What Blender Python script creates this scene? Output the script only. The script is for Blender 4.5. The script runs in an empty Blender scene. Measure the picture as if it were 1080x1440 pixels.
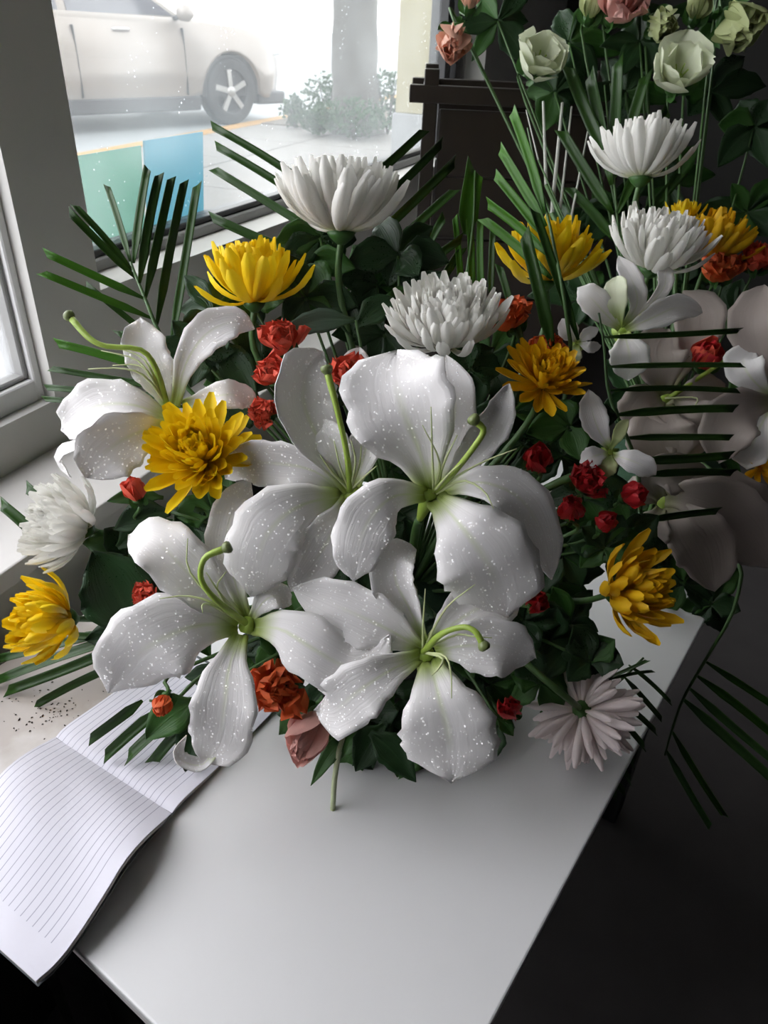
import bpy, math, random
from mathutils import Vector as V, Matrix

# ------------------------------------------------------------------ camera, world, exposure
scene = bpy.context.scene
COL = scene.collection
rnd = random.Random(11)
PI = math.pi
FPX = 1050.0
PITCH = math.radians(33); ROLL = math.atan2(70, 1617)
CAM = V((0, 0, 1.40))
FWD = V((0, math.cos(PITCH), -math.sin(PITCH)))
_u0 = V((0, math.sin(PITCH), math.cos(PITCH))); _r0 = V((1, 0, 0))
RGT = math.cos(ROLL)*_r0 + math.sin(ROLL)*_u0
UPV = -math.sin(ROLL)*_r0 + math.cos(ROLL)*_u0
cd = bpy.data.cameras.new('camera'); cam = bpy.data.objects.new('camera', cd); COL.objects.link(cam)
cd.sensor_fit = 'VERTICAL'; cd.sensor_height = 24; cd.lens = FPX/1440*24; cd.clip_start = .02; cd.clip_end = 300
cam.matrix_world = Matrix(((RGT.x, UPV.x, -FWD.x, CAM.x), (RGT.y, UPV.y, -FWD.y, CAM.y), (RGT.z, UPV.z, -FWD.z, CAM.z), (0, 0, 0, 1)))
cd.dof.use_dof = True; cd.dof.focus_distance = .72; cd.dof.aperture_fstop = 9.0
scene.camera = cam

world = bpy.data.worlds.new('overcast_sky'); scene.world = world; world.use_nodes = True
bg = world.node_tree.nodes['Background']; bg.inputs[0].default_value = (.98, .975, .98, 1); bg.inputs[1].default_value = 1.0

vs = scene.view_settings
vs.view_transform = 'Standard'; vs.look = 'None'; vs.gamma = 1; vs.use_curve_mapping = False
vs.exposure = 2.9

# ------------------------------------------------------------------ helpers
def at(px, py, d):
    return CAM + d*(FWD + RGT*((px-540)/FPX) + UPV*((720-py)/FPX))
def onz(px, py, z):
    v = FWD + RGT*((px-540)/FPX) + UPV*((720-py)/FPX)
    return CAM + v*((z-CAM.z)/v.z)
def camvec(r, u, t):                      # right, up, towards the viewer -> world direction
    return (RGT*r + UPV*u - FWD*t).normalized()

def smooth(a, b, x):
    x = max(0, min(1, (x-a)/(b-a))); return x*x*(3-2*x)
def lerp(a, b, t): return a + (b-a)*t

def mesh(name, verts, faces, mat=None, uvs=None, sm=True):
    me = bpy.data.meshes.new(name)
    me.from_pydata([tuple(v) for v in verts], [], faces)
    if sm: me.polygons.foreach_set('use_smooth', [True]*len(me.polygons))
    if uvs:
        l = me.uv_layers.new(name='UVMap')
        flat = []
        for lo in me.loops: flat.extend(uvs[lo.vertex_index])
        l.data.foreach_set('uv', flat)
    if mat: me.materials.append(mat)
    me.update()
    return me

def link(name, data, parent=None):
    o = bpy.data.objects.new(name, data); COL.objects.link(o)
    if parent is not None: o.parent = parent
    return o

def tag(o, label, cat, group=None, kind=None):
    if label: o['label'] = label
    if cat: o['category'] = cat
    if group: o['group'] = group
    if kind: o['kind'] = kind
    return o

def thing(name, loc, label, cat, group=None):
    o = link(name, None); o.empty_display_size = .02; o.location = loc
    return tag(o, label, cat, group)

def rootloc(o):
    l = V((0, 0, 0))
    while o is not None:
        l += o.location; o = o.parent
    return l

def part(name, geo, mat, parent, sm=True, uvs=None, solid=0):
    """geo = (verts in world, faces); becomes a child whose mesh is local to its thing"""
    if len(geo) == 3: uvs = geo[2]
    r = rootloc(parent) if parent is not None else V((0, 0, 0))
    me = mesh(name, [V(v)-r for v in geo[0]], geo[1], mat, uvs, sm)
    o = link(name, me, parent)
    if solid:
        m = o.modifiers.new('thickness', 'SOLIDIFY'); m.thickness = solid; m.offset = 0
    return o

def join(*geos):
    vs_, fs_ = [], []
    for g in geos:
        n = len(vs_); vs_ += list(g[0]); fs_ += [tuple(i+n for i in f) for f in g[1]]
    return vs_, fs_

def catmull(pts, n):
    p = [V(q) for q in pts]
    if len(p) == 2: return [p[0].lerp(p[1], i/(n-1)) for i in range(n)]
    q = [p[0]*2-p[1]] + p + [p[-1]*2-p[-2]]
    out = []; S = len(p)-1
    for i in range(n):
        t = i/(n-1)*S; k = min(int(t), S-1); f = t-k
        a, b, c, d = q[k], q[k+1], q[k+2], q[k+3]
        out.append(.5*((2*b)+(c-a)*f+(2*a-5*b+4*c-d)*f*f+(3*b-a-3*c+d)*f**3))
    return out

def interp(vals, t):
    s = t*(len(vals)-1); k = min(int(s), len(vals)-2) if len(vals) > 1 else 0
    return vals[0] if len(vals) == 1 else lerp(vals[k], vals[k+1], s-k)

def tube(pts, radii, n=12, seg=8):
    path = catmull(pts, n); vs_, fs_ = [], []
    nrm = None
    for i, p in enumerate(path):
        t = (path[min(i+1, n-1)]-path[max(i-1, 0)]).normalized()
        if nrm is None:
            nrm = t.orthogonal().normalized()
        else:
            nrm = (nrm - t*nrm.dot(t)).normalized()
        b = t.cross(nrm)
        r = interp(radii, i/(n-1))
        for k in range(seg):
            a = 2*PI*k/seg
            vs_.append(p + nrm*(math.cos(a)*r) + b*(math.sin(a)*r))
    for i in range(n-1):
        for k in range(seg):
            a = i*seg+k; b2 = i*seg+(k+1) % seg
            fs_.append((a, b2, b2+seg, a+seg))
    fs_.append(tuple(reversed(range(seg)))); fs_.append(tuple(range((n-1)*seg, n*seg)))
    return vs_, fs_

def box(o, ax, ay, az):
    """box from corner o spanned by three world vectors"""
    o, ax, ay, az = V(o), V(ax), V(ay), V(az)
    v = [o, o+ax, o+ax+ay, o+ay]; v += [q+az for q in v]
    f = [(0, 3, 2, 1), (4, 5, 6, 7), (0, 1, 5, 4), (1, 2, 6, 5), (2, 3, 7, 6), (3, 0, 4, 7)]
    if ax.cross(ay).dot(az) < 0: f = [tuple(reversed(q)) for q in f]
    return v, f

def bevel(o, w, s=2):
    m = o.modifiers.new('bevel', 'BEVEL'); m.width = w; m.segments = s; m.limit_method = 'ANGLE'
    return o

def lathe(c, prof, seg=24, axis=V((0, 0, 1)), caps=(True, True)):
    """prof = [(r, h)...] around axis at c"""
    a = axis.normalized(); x = a.orthogonal().normalized(); y = a.cross(x)
    vs_, fs_ = [], []
    for r, h in prof:
        for k in range(seg):
            t = 2*PI*k/seg
            vs_.append(V(c)+a*h+x*(math.cos(t)*r)+y*(math.sin(t)*r))
    for i in range(len(prof)-1):
        for k in range(seg):
            p = i*seg+k; q = i*seg+(k+1) % seg
            fs_.append((p, q, q+seg, p+seg))
    if caps[0]: fs_.append(tuple(reversed(range(seg))))
    if caps[1]: fs_.append(tuple(range((len(prof)-1)*seg, len(prof)*seg)))
    return vs_, fs_

# ------------------------------------------------------------------ materials
MATS = {}
def newmat(name):
    m = bpy.data.materials.new(name); m.use_nodes = True; MATS[name] = m
    nt = m.node_tree; return m, nt, nt.nodes['Principled BSDF'], nt.nodes['Material Output']
def simple(name, col, rough=.5, metal=0, noise=0, nscale=30, spec=.5, bump=0, bscale=200, trans=0, emis=None):
    m, nt, b, out = newmat(name)
    b.inputs['Base Color'].default_value = (*col, 1); b.inputs['Roughness'].default_value = rough
    b.inputs['Metallic'].default_value = metal; b.inputs['Specular IOR Level'].default_value = spec
    tc = nt.nodes.new('ShaderNodeTexCoord')
    if noise:
        n = nt.nodes.new('ShaderNodeTexNoise'); n.inputs['Scale'].default_value = nscale; n.inputs['Detail'].default_value = 5
        nt.links.new(tc.outputs['Object'], n.inputs['Vector'])
        mx = nt.nodes.new('ShaderNodeMixRGB'); mx.inputs[1].default_value = (*[c*(1-noise) for c in col], 1)
        mx.inputs[2].default_value = (*[min(1, c*(1+noise)) for c in col], 1)
        nt.links.new(n.outputs['Fac'], mx.inputs[0]); nt.links.new(mx.outputs[0], b.inputs['Base Color'])
    if bump:
        n2 = nt.nodes.new('ShaderNodeTexNoise'); n2.inputs['Scale'].default_value = bscale
        nt.links.new(tc.outputs['Object'], n2.inputs['Vector'])
        bp = nt.nodes.new('ShaderNodeBump'); bp.inputs['Strength'].default_value = bump; bp.inputs['Distance'].default_value = .002
        nt.links.new(n2.outputs['Fac'], bp.inputs['Height']); nt.links.new(bp.outputs[0], b.inputs['Normal'])
    if trans:
        tr = nt.nodes.new('ShaderNodeBsdfTranslucent'); tr.inputs['Color'].default_value = (*col, 1)
        mix = nt.nodes.new('ShaderNodeMixShader'); mix.inputs[0].default_value = trans
        nt.links.new(b.outputs[0], mix.inputs[1]); nt.links.new(tr.outputs[0], mix.inputs[2]); nt.links.new(mix.outputs[0], out.inputs[0])
    return m

def petalmat(name, col, basecol, bfrac=.22, trans=.22, drops=True, rough=.45, midrib=None, veins=.35):
    """petal: colour along UV.y (base -> tip), fine length-wise veins and dew bumps"""
    m, nt, b, out = newmat(name); N = nt.nodes.new; L = nt.links.new
    uv = N('ShaderNodeUVMap'); sep = N('ShaderNodeSeparateXYZ'); L(uv.outputs[0], sep.inputs[0])
    rmp = N('ShaderNodeMapRange'); rmp.inputs[1].default_value = .02; rmp.inputs[2].default_value = bfrac
    rmp.interpolation_type = 'SMOOTHSTEP'; L(sep.outputs['Y'], rmp.inputs[0])
    mx = N('ShaderNodeMixRGB'); mx.inputs[1].default_value = (*basecol, 1); mx.inputs[2].default_value = (*col, 1)
    L(rmp.outputs[0], mx.inputs[0]); colout = mx.outputs[0]
    if midrib:
        ab = N('ShaderNodeMath'); ab.operation = 'SUBTRACT'; ab.inputs[1].default_value = .5; L(sep.outputs['X'], ab.inputs[0])
        ab2 = N('ShaderNodeMath'); ab2.operation = 'ABSOLUTE'; L(ab.outputs[0], ab2.inputs[0])
        mr = N('ShaderNodeMapRange'); mr.inputs[1].default_value = .0; mr.inputs[2].default_value = .06; mr.inputs[3].default_value = .5; mr.inputs[4].default_value = 0
        L(ab2.outputs[0], mr.inputs[0])
        fade = N('ShaderNodeMapRange'); fade.inputs[1].default_value = .25; fade.inputs[2].default_value = .75; fade.inputs[3].default_value = 1; fade.inputs[4].default_value = 0
        L(sep.outputs['Y'], fade.inputs[0])
        mul = N('ShaderNodeMath'); mul.operation = 'MULTIPLY'; L(mr.outputs[0], mul.inputs[0]); L(fade.outputs[0], mul.inputs[1])
        m3 = N('ShaderNodeMixRGB'); m3.inputs[2].default_value = (*midrib, 1); L(mul.outputs[0], m3.inputs[0]); L(colout, m3.inputs[1]); colout = m3.outputs[0]
    L(colout, b.inputs['Base Color']); b.inputs['Roughness'].default_value = rough; b.inputs['Specular IOR Level'].default_value = .35
    # veins
    mp = N('ShaderNodeMapping'); mp.inputs['Scale'].default_value = (26, 1.2, 1); L(uv.outputs[0], mp.inputs[0])
    nz = N('ShaderNodeTexNoise'); nz.inputs['Scale'].default_value = 1.0; nz.inputs['Detail'].default_value = 3; L(mp.outputs[0], nz.inputs['Vector'])
    bp = N('ShaderNodeBump'); bp.inputs['Strength'].default_value = veins; bp.inputs['Distance'].default_value = .0015; L(nz.outputs['Fac'], bp.inputs['Height'])
    nrm = bp.outputs[0]
    if drops:
        tc = N('ShaderNodeTexCoord')
        vo = N('ShaderNodeTexVoronoi'); vo.inputs['Scale'].default_value = 300; L(tc.outputs['Object'], vo.inputs['Vector'])
        pn = N('ShaderNodeTexNoise'); pn.inputs['Scale'].default_value = 28; L(tc.outputs['Object'], pn.inputs['Vector'])
        th = N('ShaderNodeMapRange'); th.inputs[1].default_value = .42; th.inputs[2].default_value = .7; th.inputs[3].default_value = .0; th.inputs[4].default_value = .42; L(pn.outputs['Fac'], th.inputs[0])
        sub = N('ShaderNodeMath'); sub.operation = 'SUBTRACT'; sub.use_clamp = True; L(th.outputs[0], sub.inputs[0]); L(vo.outputs['Distance'], sub.inputs[1])
        mlt = N('ShaderNodeMath'); mlt.operation = 'MULTIPLY'; mlt.use_clamp = True; mlt.inputs[1].default_value = 5; L(sub.outputs[0], mlt.inputs[0])
        bp2 = N('ShaderNodeBump'); bp2.inputs['Strength'].default_value = .8; bp2.inputs['Distance'].default_value = .0012
        L(mlt.outputs[0], bp2.inputs['Height']); L(nrm, bp2.inputs['Normal']); nrm = bp2.outputs[0]
        rr = N('ShaderNodeMapRange'); rr.inputs[3].default_value = rough; rr.inputs[4].default_value = .06; L(mlt.outputs[0], rr.inputs[0]); L(rr.outputs[0], b.inputs['Roughness'])
    L(nrm, b.inputs['Normal'])
    tr = N('ShaderNodeBsdfTranslucent'); L(colout, tr.inputs['Color'])
    mix = N('ShaderNodeMixShader'); mix.inputs[0].default_value = trans
    L(b.outputs[0], mix.inputs[1]); L(tr.outputs[0], mix.inputs[2]); L(mix.outputs[0], out.inputs[0])
    return m

M_LILY = petalmat('lily_white', (.90, .88, .865), (.50, .62, .16), .2, .2, False, .42, (.70, .78, .45))
M_LILYPINK = petalmat('lily_dusky_dim', (.44, .38, .34), (.36, .36, .2), .2, .15, False, .5)  # dusky petals, colour lowered further for the dim light on that side
M_MUMW = petalmat('mum_white', (.90, .89, .84), (.80, .82, .55), .3, .25, False, .5)
M_MUMY = petalmat('mum_yellow', (.95, .70, .014), (.86, .52, .01), .3, .2, False, .45)
M_MUMYD = petalmat('mum_deep_yellow', (.86, .52, .012), (.72, .34, .01), .3, .2, False, .45)
M_MUMP = petalmat('mum_pinkish', (.84, .74, .72), (.7, .62, .5), .3, .25, False, .5)
M_CORAL = petalmat('coral', (.80, .12, .07), (.70, .22, .08), .3, .15, False, .5)
M_ORANGE = petalmat('orange_red', (.80, .16, .05), (.75, .30, .08), .3, .15, False, .5)
M_RED = petalmat('deep_red', (.55, .022, .03), (.5, .05, .03), .3, .12, False, .4)
M_PINK = petalmat('salmon_pink', (.84, .46, .40), (.80, .62, .48), .4, .2, False, .5)
M_PEACH = petalmat('peach', (.80, .46, .34), (.72, .56, .38), .5, .25, False, .5)
M_LISI = petalmat('greenish_white', (.78, .82, .62), (.42, .56, .12), .45, .25, False, .5)
M_PALEG = petalmat('pale_green', (.45, .50, .24), (.30, .40, .12), .4, .2, False, .55)
M_FROND = petalmat('palm_green', (.028, .075, .013), (.035, .095, .015), .5, .12, False, .28, None, .25)
M_FRONDB = petalmat('palm_bright', (.06, .19, .014), (.04, .13, .015), .5, .2, False, .35, None, .25)
M_FRONDL = petalmat('palm_light', (.13, .30, .08), (.06, .16, .04), .5, .2, False, .4, None, .25)
M_LEAF = petalmat('leaf_dark', (.022, .058, .020), (.03, .07, .025), .5, .08, True, .3, (.06, .12, .05), .5)
M_LEAFG = petalmat('leaf_green', (.045, .13, .025), (.05, .13, .03), .5, .12, False, .4, (.10, .22, .07), .5)
M_LEAFGREY = petalmat('leaf_greygreen', (.14, .21, .15), (.08, .15, .07), .5, .1, False, .5, (.2, .28, .2), .6)
def dewmat():
    # clear drops: the petal shows through and the curved face adds a glint
    m, nt, b, out = newmat('dew'); nt.nodes.remove(b); N = nt.nodes.new; L = nt.links.new
    t = N('ShaderNodeBsdfTransparent'); g_ = N('ShaderNodeBsdfGlossy'); g_.inputs[0].default_value = (.42, .42, .42, 1); g_.inputs['Roughness'].default_value = .18
    a = N('ShaderNodeAddShader'); L(t.outputs[0], a.inputs[0]); L(g_.outputs[0], a.inputs[1]); L(a.outputs[0], out.inputs[0]); return m
M_DEW = dewmat()
M_STEM = simple('stem_green', (.06, .13, .035), .45, noise=.3, nscale=80)
M_STEMP = simple('stem_pale', (.45, .50, .30), .5, noise=.2, nscale=80)
M_STYLE = simple('style_green', (.36, .50, .08), .4, noise=.2, nscale=150, trans=.15)
M_FIL = simple('filament', (.62, .68, .36), .45, trans=.2)
M_STIG = simple('stigma', (.16, .20, .07), .35, noise=.3, nscale=300)
M_REED = simple('reed_pale', (.55, .56, .50), .45)

def walls(name, col, rough=.7): return simple(name, col, rough, noise=.07, nscale=6, bump=.15, bscale=60)
M_WALL = walls('wall_plaster', (.64, .63, .60))
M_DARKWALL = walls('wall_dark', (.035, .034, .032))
M_CEIL = walls('ceiling_paint', (.55, .54, .52))
M_FLOOR = simple('floor_dark', (.085, .078, .078), .45, noise=.3, nscale=9, bump=.1, bscale=30)
M_SILL = simple('sill_stone', (.62, .60, .57), .4, noise=.08, nscale=14)
M_PVC = simple('frame_white', (.74, .74, .73), .35, noise=.04, nscale=20)
M_ALU = simple('frame_grey', (.30, .30, .29), .4, noise=.08, nscale=12)
M_GASK = simple('gasket_dark', (.035, .035, .038), .4)
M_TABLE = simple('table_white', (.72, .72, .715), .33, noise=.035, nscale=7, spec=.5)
def stain_shade(m, centre, rad, col):
    # brown dirt and the sill's shade put into one ragged patch of colour
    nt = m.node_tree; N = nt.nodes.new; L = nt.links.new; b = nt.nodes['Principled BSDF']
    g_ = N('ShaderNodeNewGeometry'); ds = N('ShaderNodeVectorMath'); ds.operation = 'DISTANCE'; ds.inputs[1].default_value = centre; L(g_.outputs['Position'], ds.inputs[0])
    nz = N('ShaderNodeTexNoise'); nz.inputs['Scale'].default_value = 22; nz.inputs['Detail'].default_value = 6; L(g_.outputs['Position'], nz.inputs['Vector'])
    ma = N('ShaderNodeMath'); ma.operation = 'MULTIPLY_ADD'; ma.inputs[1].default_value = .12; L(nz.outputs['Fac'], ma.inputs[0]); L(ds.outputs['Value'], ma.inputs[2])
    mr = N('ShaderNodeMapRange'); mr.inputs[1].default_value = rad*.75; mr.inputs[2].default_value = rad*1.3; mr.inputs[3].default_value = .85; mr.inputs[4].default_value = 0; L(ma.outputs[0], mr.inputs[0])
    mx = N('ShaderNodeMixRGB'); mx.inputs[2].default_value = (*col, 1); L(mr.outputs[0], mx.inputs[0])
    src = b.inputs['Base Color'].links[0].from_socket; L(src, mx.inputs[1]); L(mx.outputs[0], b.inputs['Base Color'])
stain_shade(M_TABLE, (-.40, .615, .75), .19, (.30, .25, .205))
M_TEDGE = simple('table_edge', (.62, .58, .56), .45, noise=.08, nscale=30)
M_TDARK = simple('table_frame', (.02, .02, .022), .5)
M_WOOD = simple('wood_dark', (.018, .012, .009), .4, noise=.35, nscale=30, bump=.2, bscale=90)
M_POT = simple('pot_dark', (.012, .016, .014), .35, noise=.2, nscale=20)
M_FOAM = simple('foam_green', (.02, .06, .03), .9, noise=.3, nscale=120, bump=.5, bscale=400)

def glassmat(name, veil, tint):
    """window pane with a film of dirt: most light passes, some is scattered, scattered specks of dried drops"""
    m, nt, b, out = newmat(name); N = nt.nodes.new; L = nt.links.new; nt.nodes.remove(b)
    tr = N('ShaderNodeBsdfTransparent'); tr.inputs[0].default_value = (*tint, 1)
    tl = N('ShaderNodeBsdfTranslucent'); tl.inputs[0].default_value = (.82, .87, .90, 1)
    gl = N('ShaderNodeBsdfGlossy'); gl.inputs['Roughness'].default_value = .02
    tc = N('ShaderNodeTexCoord')
    nz = N('ShaderNodeTexNoise'); nz.inputs['Scale'].default_value = 5; nz.inputs['Detail'].default_value = 6; L(tc.outputs['Object'], nz.inputs['Vector'])
    mr = N('ShaderNodeMapRange'); mr.inputs[1].default_value = .3; mr.inputs[2].default_value = .7; mr.inputs[3].default_value = veil*.6; mr.inputs[4].default_value = veil*1.4
    L(nz.outputs['Fac'], mr.inputs[0])
    vo = N('ShaderNodeTexVoronoi'); vo.inputs['Scale'].default_value = 70; L(tc.outputs['Object'], vo.inputs['Vector'])
    n2 = N('ShaderNodeTexNoise'); n2.inputs['Scale'].default_value = 9; L(tc.outputs['Object'], n2.inputs['Vector'])
    th = N('ShaderNodeMapRange'); th.inputs[1].default_value = .48; th.inputs[2].default_value = .75; th.inputs[3].default_value = -.03; th.inputs[4].default_value = .20; L(n2.outputs['Fac'], th.inputs[0])
    lt = N('ShaderNodeMath'); lt.operation = 'LESS_THAN'; L(vo.outputs['Distance'], lt.inputs[0]); L(th.outputs[0], lt.inputs[1])
    ml = N('ShaderNodeMath'); ml.operation = 'MULTIPLY_ADD'; ml.use_clamp = True; ml.inputs[1].default_value = .35; L(lt.outputs[0], ml.inputs[0]); L(mr.outputs[0], ml.inputs[2])
    mix = N('ShaderNodeMixShader'); L(ml.outputs[0], mix.inputs[0]); L(tr.outputs[0], mix.inputs[1]); L(tl.outputs[0], mix.inputs[2])
    mix2 = N('ShaderNodeMixShader'); mix2.inputs[0].default_value = .03; L(mix.outputs[0], mix2.inputs[1]); L(gl.outputs[0], mix2.inputs[2])
    L(mix2.outputs[0], out.inputs[0]); return m
M_GLASS = glassmat('pane_dirty', .065, (.76, .77, .77))
M_GLASS2 = glassmat('pane_plain', .10, (.88, .88, .90))

# ------------------------------------------------------------------ the setting
# window wall frame: a = along the wall (away from the viewer), q = outwards, inner face of the wall at q = 0
W0 = V((-.5617, .9272, 0)); WD = V((math.sin(math.radians(22.2)), math.cos(math.radians(22.2)), 0)); WO = V((-WD.y, WD.x, 0)); ZU = V((0, 0, 1))
def wp(a, q, z): return W0 + WD*a + WO*q + ZU*z
def wbox(a0, a1, q0, q1, z0, z1): return box(wp(a0, q0, z0), WD*(a1-a0), WO*(q1-q0), ZU*(z1-z0))
def struct(name, geo, mat, parent=None, bev=0):
    o = part(name, geo, mat, parent, sm=False)
    if parent is None: o['kind'] = 'structure'
    if bev: bevel(o, bev)
    return o
CZ = 2.75
AW0, AW1 = -2.2, 3.4           # ends of the window wall
RW = 3.6                       # room width inwards
# two window openings and a third, added unseen one: (a0, a1, z0, z1)
WIN = [(-1.30, .130, .900, 2.35), (.262, 2.225, 1.035, 2.35), (-2.1, -1.42, .900, 2.35)]
g = []
g.append(wbox(AW0, AW1, 0, .16, 0, .900))
g.append(wbox(AW0, AW1, 0, .16, 2.35, CZ))
g.append(wbox(AW0, -2.1, 0, .16, .9, 2.35)); g.append(wbox(-1.42, -1.30, 0, .16, .9, 2.35))
g.append(wbox(.130, .262, 0, .16, .9, 2.35)); g.append(wbox(.262, 2.225, 0, .16, .9, 1.035)); g.append(wbox(2.225, AW1, 0, .16, .9, 2.35))
struct('wall_window', join(*g), M_WALL)
struct('wall_parapet', wbox(AW0, AW1, -.165, 0, 0, .800), M_WALL)
struct('trim_1', wbox(AW0, AW1, -.178, 0, .800, .828), M_SILL, bev=.003)
struct('parapet_shade_panel', wbox(AW0, AW1, -.172, -.165, 0, .66), M_DARKWALL)  # added dark panel standing in for the shade low on the parapet
struct('floor', wbox(AW0, AW1, -RW, .16, -.05, 0), M_FLOOR)
struct('ceiling', wbox(AW0, AW1, -RW, .16, CZ, CZ+.05), M_CEIL)
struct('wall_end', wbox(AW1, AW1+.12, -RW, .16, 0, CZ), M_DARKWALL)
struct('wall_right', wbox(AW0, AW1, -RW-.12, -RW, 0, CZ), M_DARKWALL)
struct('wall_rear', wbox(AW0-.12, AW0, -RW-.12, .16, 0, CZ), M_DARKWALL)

def window(name, a0, a1, z0, z1, q, fw, mat, pane, mulls=(), bead=.012, rail=None, gm=None):
    rail = rail or fw; gm = gm or M_GASK
    r = link(name, None); r.location = wp(a0, q, z0); r['kind'] = 'structure'
    def bar(nm, *b, m=mat):
        o = part(nm, wbox(*b), m, r, sm=False); bevel(o, .002, 1)
    bar('frame_stile', a0, a0+fw, q-.03, q+.03, z0, z1); bar('frame_stile', a1-fw, a1, q-.03, q+.03, z0, z1)
    bar('frame_rail', a0+fw, a1-fw, q-.03, q+.03, z0, z0+rail); bar('frame_rail', a0+fw, a1-fw, q-.03, q+.03, z1-rail, z1)
    i0, i1, j0, j1 = a0+fw, a1-fw, z0+rail, z1-rail
    bar('gasket', i0, i0+bead, q-.02, q+.02, j0, j1, m=gm); bar('gasket', i1-bead, i1, q-.02, q+.02, j0, j1, m=gm)
    bar('gasket', i0+bead, i1-bead, q-.02, q+.02, j0, j0+bead, m=gm); bar('gasket', i0+bead, i1-bead, q-.02, q+.02, j1-bead, j1, m=gm)
    for mu in mulls: bar('mullion', mu, mu+.05, q-.03, q+.03, j0, j1, m=M_GASK)
    part('pane', wbox(i0+.001, i1-.001, q-.003, q+.003, j0+.001, j1-.001), pane, r, sm=False)
    return r
window('window_1', *WIN[0], .05, .014, M_PVC, M_GLASS2, bead=.008, rail=.034, gm=M_ALU)
window('window_2', *WIN[1], .10, .020, M_ALU, M_GLASS, mulls=(2.02, 2.13))
window('window_added', *WIN[2], .05, .03, M_PVC, M_GLASS2)  # unseen window behind the viewer, added to let in more light

# ------------------------------------------------------------------ the street outside
SY = math.radians(18); SD = V((math.sin(SY), math.cos(SY), 0)); SO = V((-SD.y, SD.x, 0))
def sp(a, q, z): return SD*a + SO*q + ZU*z
def sbox(a0, a1, q0, q1, z0, z1): return box(sp(a0, q0, z0), SD*(a1-a0), SO*(q1-q0), ZU*(z1-z0))
GZ = .40; RZ = .36
M_ROAD = simple('asphalt_pale', (.19, .205, .215), .7, noise=.15, nscale=3, bump=.3, bscale=60)
M_SLAB = simple('paving', (.155, .147, .14), .75, noise=.15, nscale=5, bump=.3, bscale=60)
M_JOINT = simple('paving_bed', (.12, .115, .11), .9, noise=.2, nscale=20)
M_KERBY = simple('kerb_yellow', (.28, .15, .03), .7, noise=.3, nscale=8)
M_SOIL = simple('soil', (.10, .085, .07), .95, noise=.3, nscale=20, bump=.5, bscale=40)
struct('wall_foot_paving', wbox(-9, 3.6, .16, 1.6, .05, GZ-.03), M_SLAB)
road = struct('road', sbox(-60, 120, 4.72, 90, RZ-.3, RZ), M_ROAD)
side = struct('sidewalk', sbox(-20, 60, 1.30, 4.56, GZ-.3, GZ-.02), M_JOINT)
SL = 1.25
for i in range(-4, 14):
    for k, (q0, q1) in enumerate(((1.37, 2.42), (2.44, 3.49), (3.51, 4.55))):
        if k == 2 and i in (7, 8): continue       # tree pit
        o = part('paving_slab', sbox(i*SL+.01, (i+1)*SL-.01, q0, q1, GZ-.05, GZ), M_SLAB, side, sm=False); bevel(o, .006, 1)
kerb = link('kerb', None); kerb.location = sp(0, 4.6, GZ); kerb['kind'] = 'structure'
for i in range(0, 24):
    o = part('kerb_stone', sbox(i*1.0+.005, (i+1)*1.0-.005, 4.56, 4.74, GZ-.2, GZ+.01), M_KERBY, kerb, sm=False); bevel(o, .015, 2)
struct('tree_pit', sbox(7*SL, 9*SL, 3.51, 4.55, GZ-.1, GZ+.01), M_SOIL)

# cream pillar with a grey plinth
pp = onz(548, 238, GZ)
M_CREAM = simple('cream_render', (.22, .20, .125), .8, noise=.06, nscale=5)
M_PLINTH = simple('plinth_grey', (.18, .185, .19), .7, noise=.1, nscale=8)
pil = thing('pillar', (pp.x, pp.y, GZ), 'cream rendered pillar on a pale grey plinth outside the window', 'pillar')
b0 = V((pp.x, pp.y, GZ))
o = part('plinth', box(b0, WD*1.0, V((WD.y, -WD.x, 0))*.9, ZU*.42), M_PLINTH, pil, sm=False); bevel(o, .01)
o = part('shaft', box(b0+WD*.02+V((WD.y, -WD.x, 0))*.02+ZU*.42, WD*.96, V((WD.y, -WD.x, 0))*.86, ZU*3.4), M_CREAM, pil, sm=False); bevel(o, .01)

# tree with shrubs at its foot
M_BARK = simple('bark', (.09, .088, .082), .9, noise=.25, nscale=9, bump=.8, bscale=25)
tb = onz(500, 188, GZ); tb.z = GZ
tree = thing('street_tree', tb, 'pale grey tree trunk standing in the pavement bed beyond the glass', 'tree')
trunk_pts = [tb+V((.02, 0, 0)), tb+V((0, 0, .25)), tb+V((-.02, .0, .9)), tb+V((.0, 0, 1.7)), tb+V((.06, 0, 3.2)), tb+V((.05, .1, 4.6))]
tg = tube(trunk_pts, [.31, .25, .235, .23, .22, .16], 26, 16)
tg = ([v+V((rnd.uniform(-.012, .012), rnd.uniform(-.012, .012), 0)) for v in tg[0]], tg[1])
part('trunk', tg, M_BARK, tree)
for k in range(6):
    a = k*1.05; s0 = tb+V((.04, .05, 3.0+.25*k))
    part('branch', tube([s0, s0+V((math.cos(a)*.7, math.sin(a)*.7, .8)), s0+V((math.cos(a)*1.5, math.sin(a)*1.5, 1.4))], [.09, .06, .02], 8, 7), M_BARK, tree)
M_CROWN = simple('crown_leaf', (.05, .11, .04), .6, noise=.3, nscale=6, trans=.2)
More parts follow.
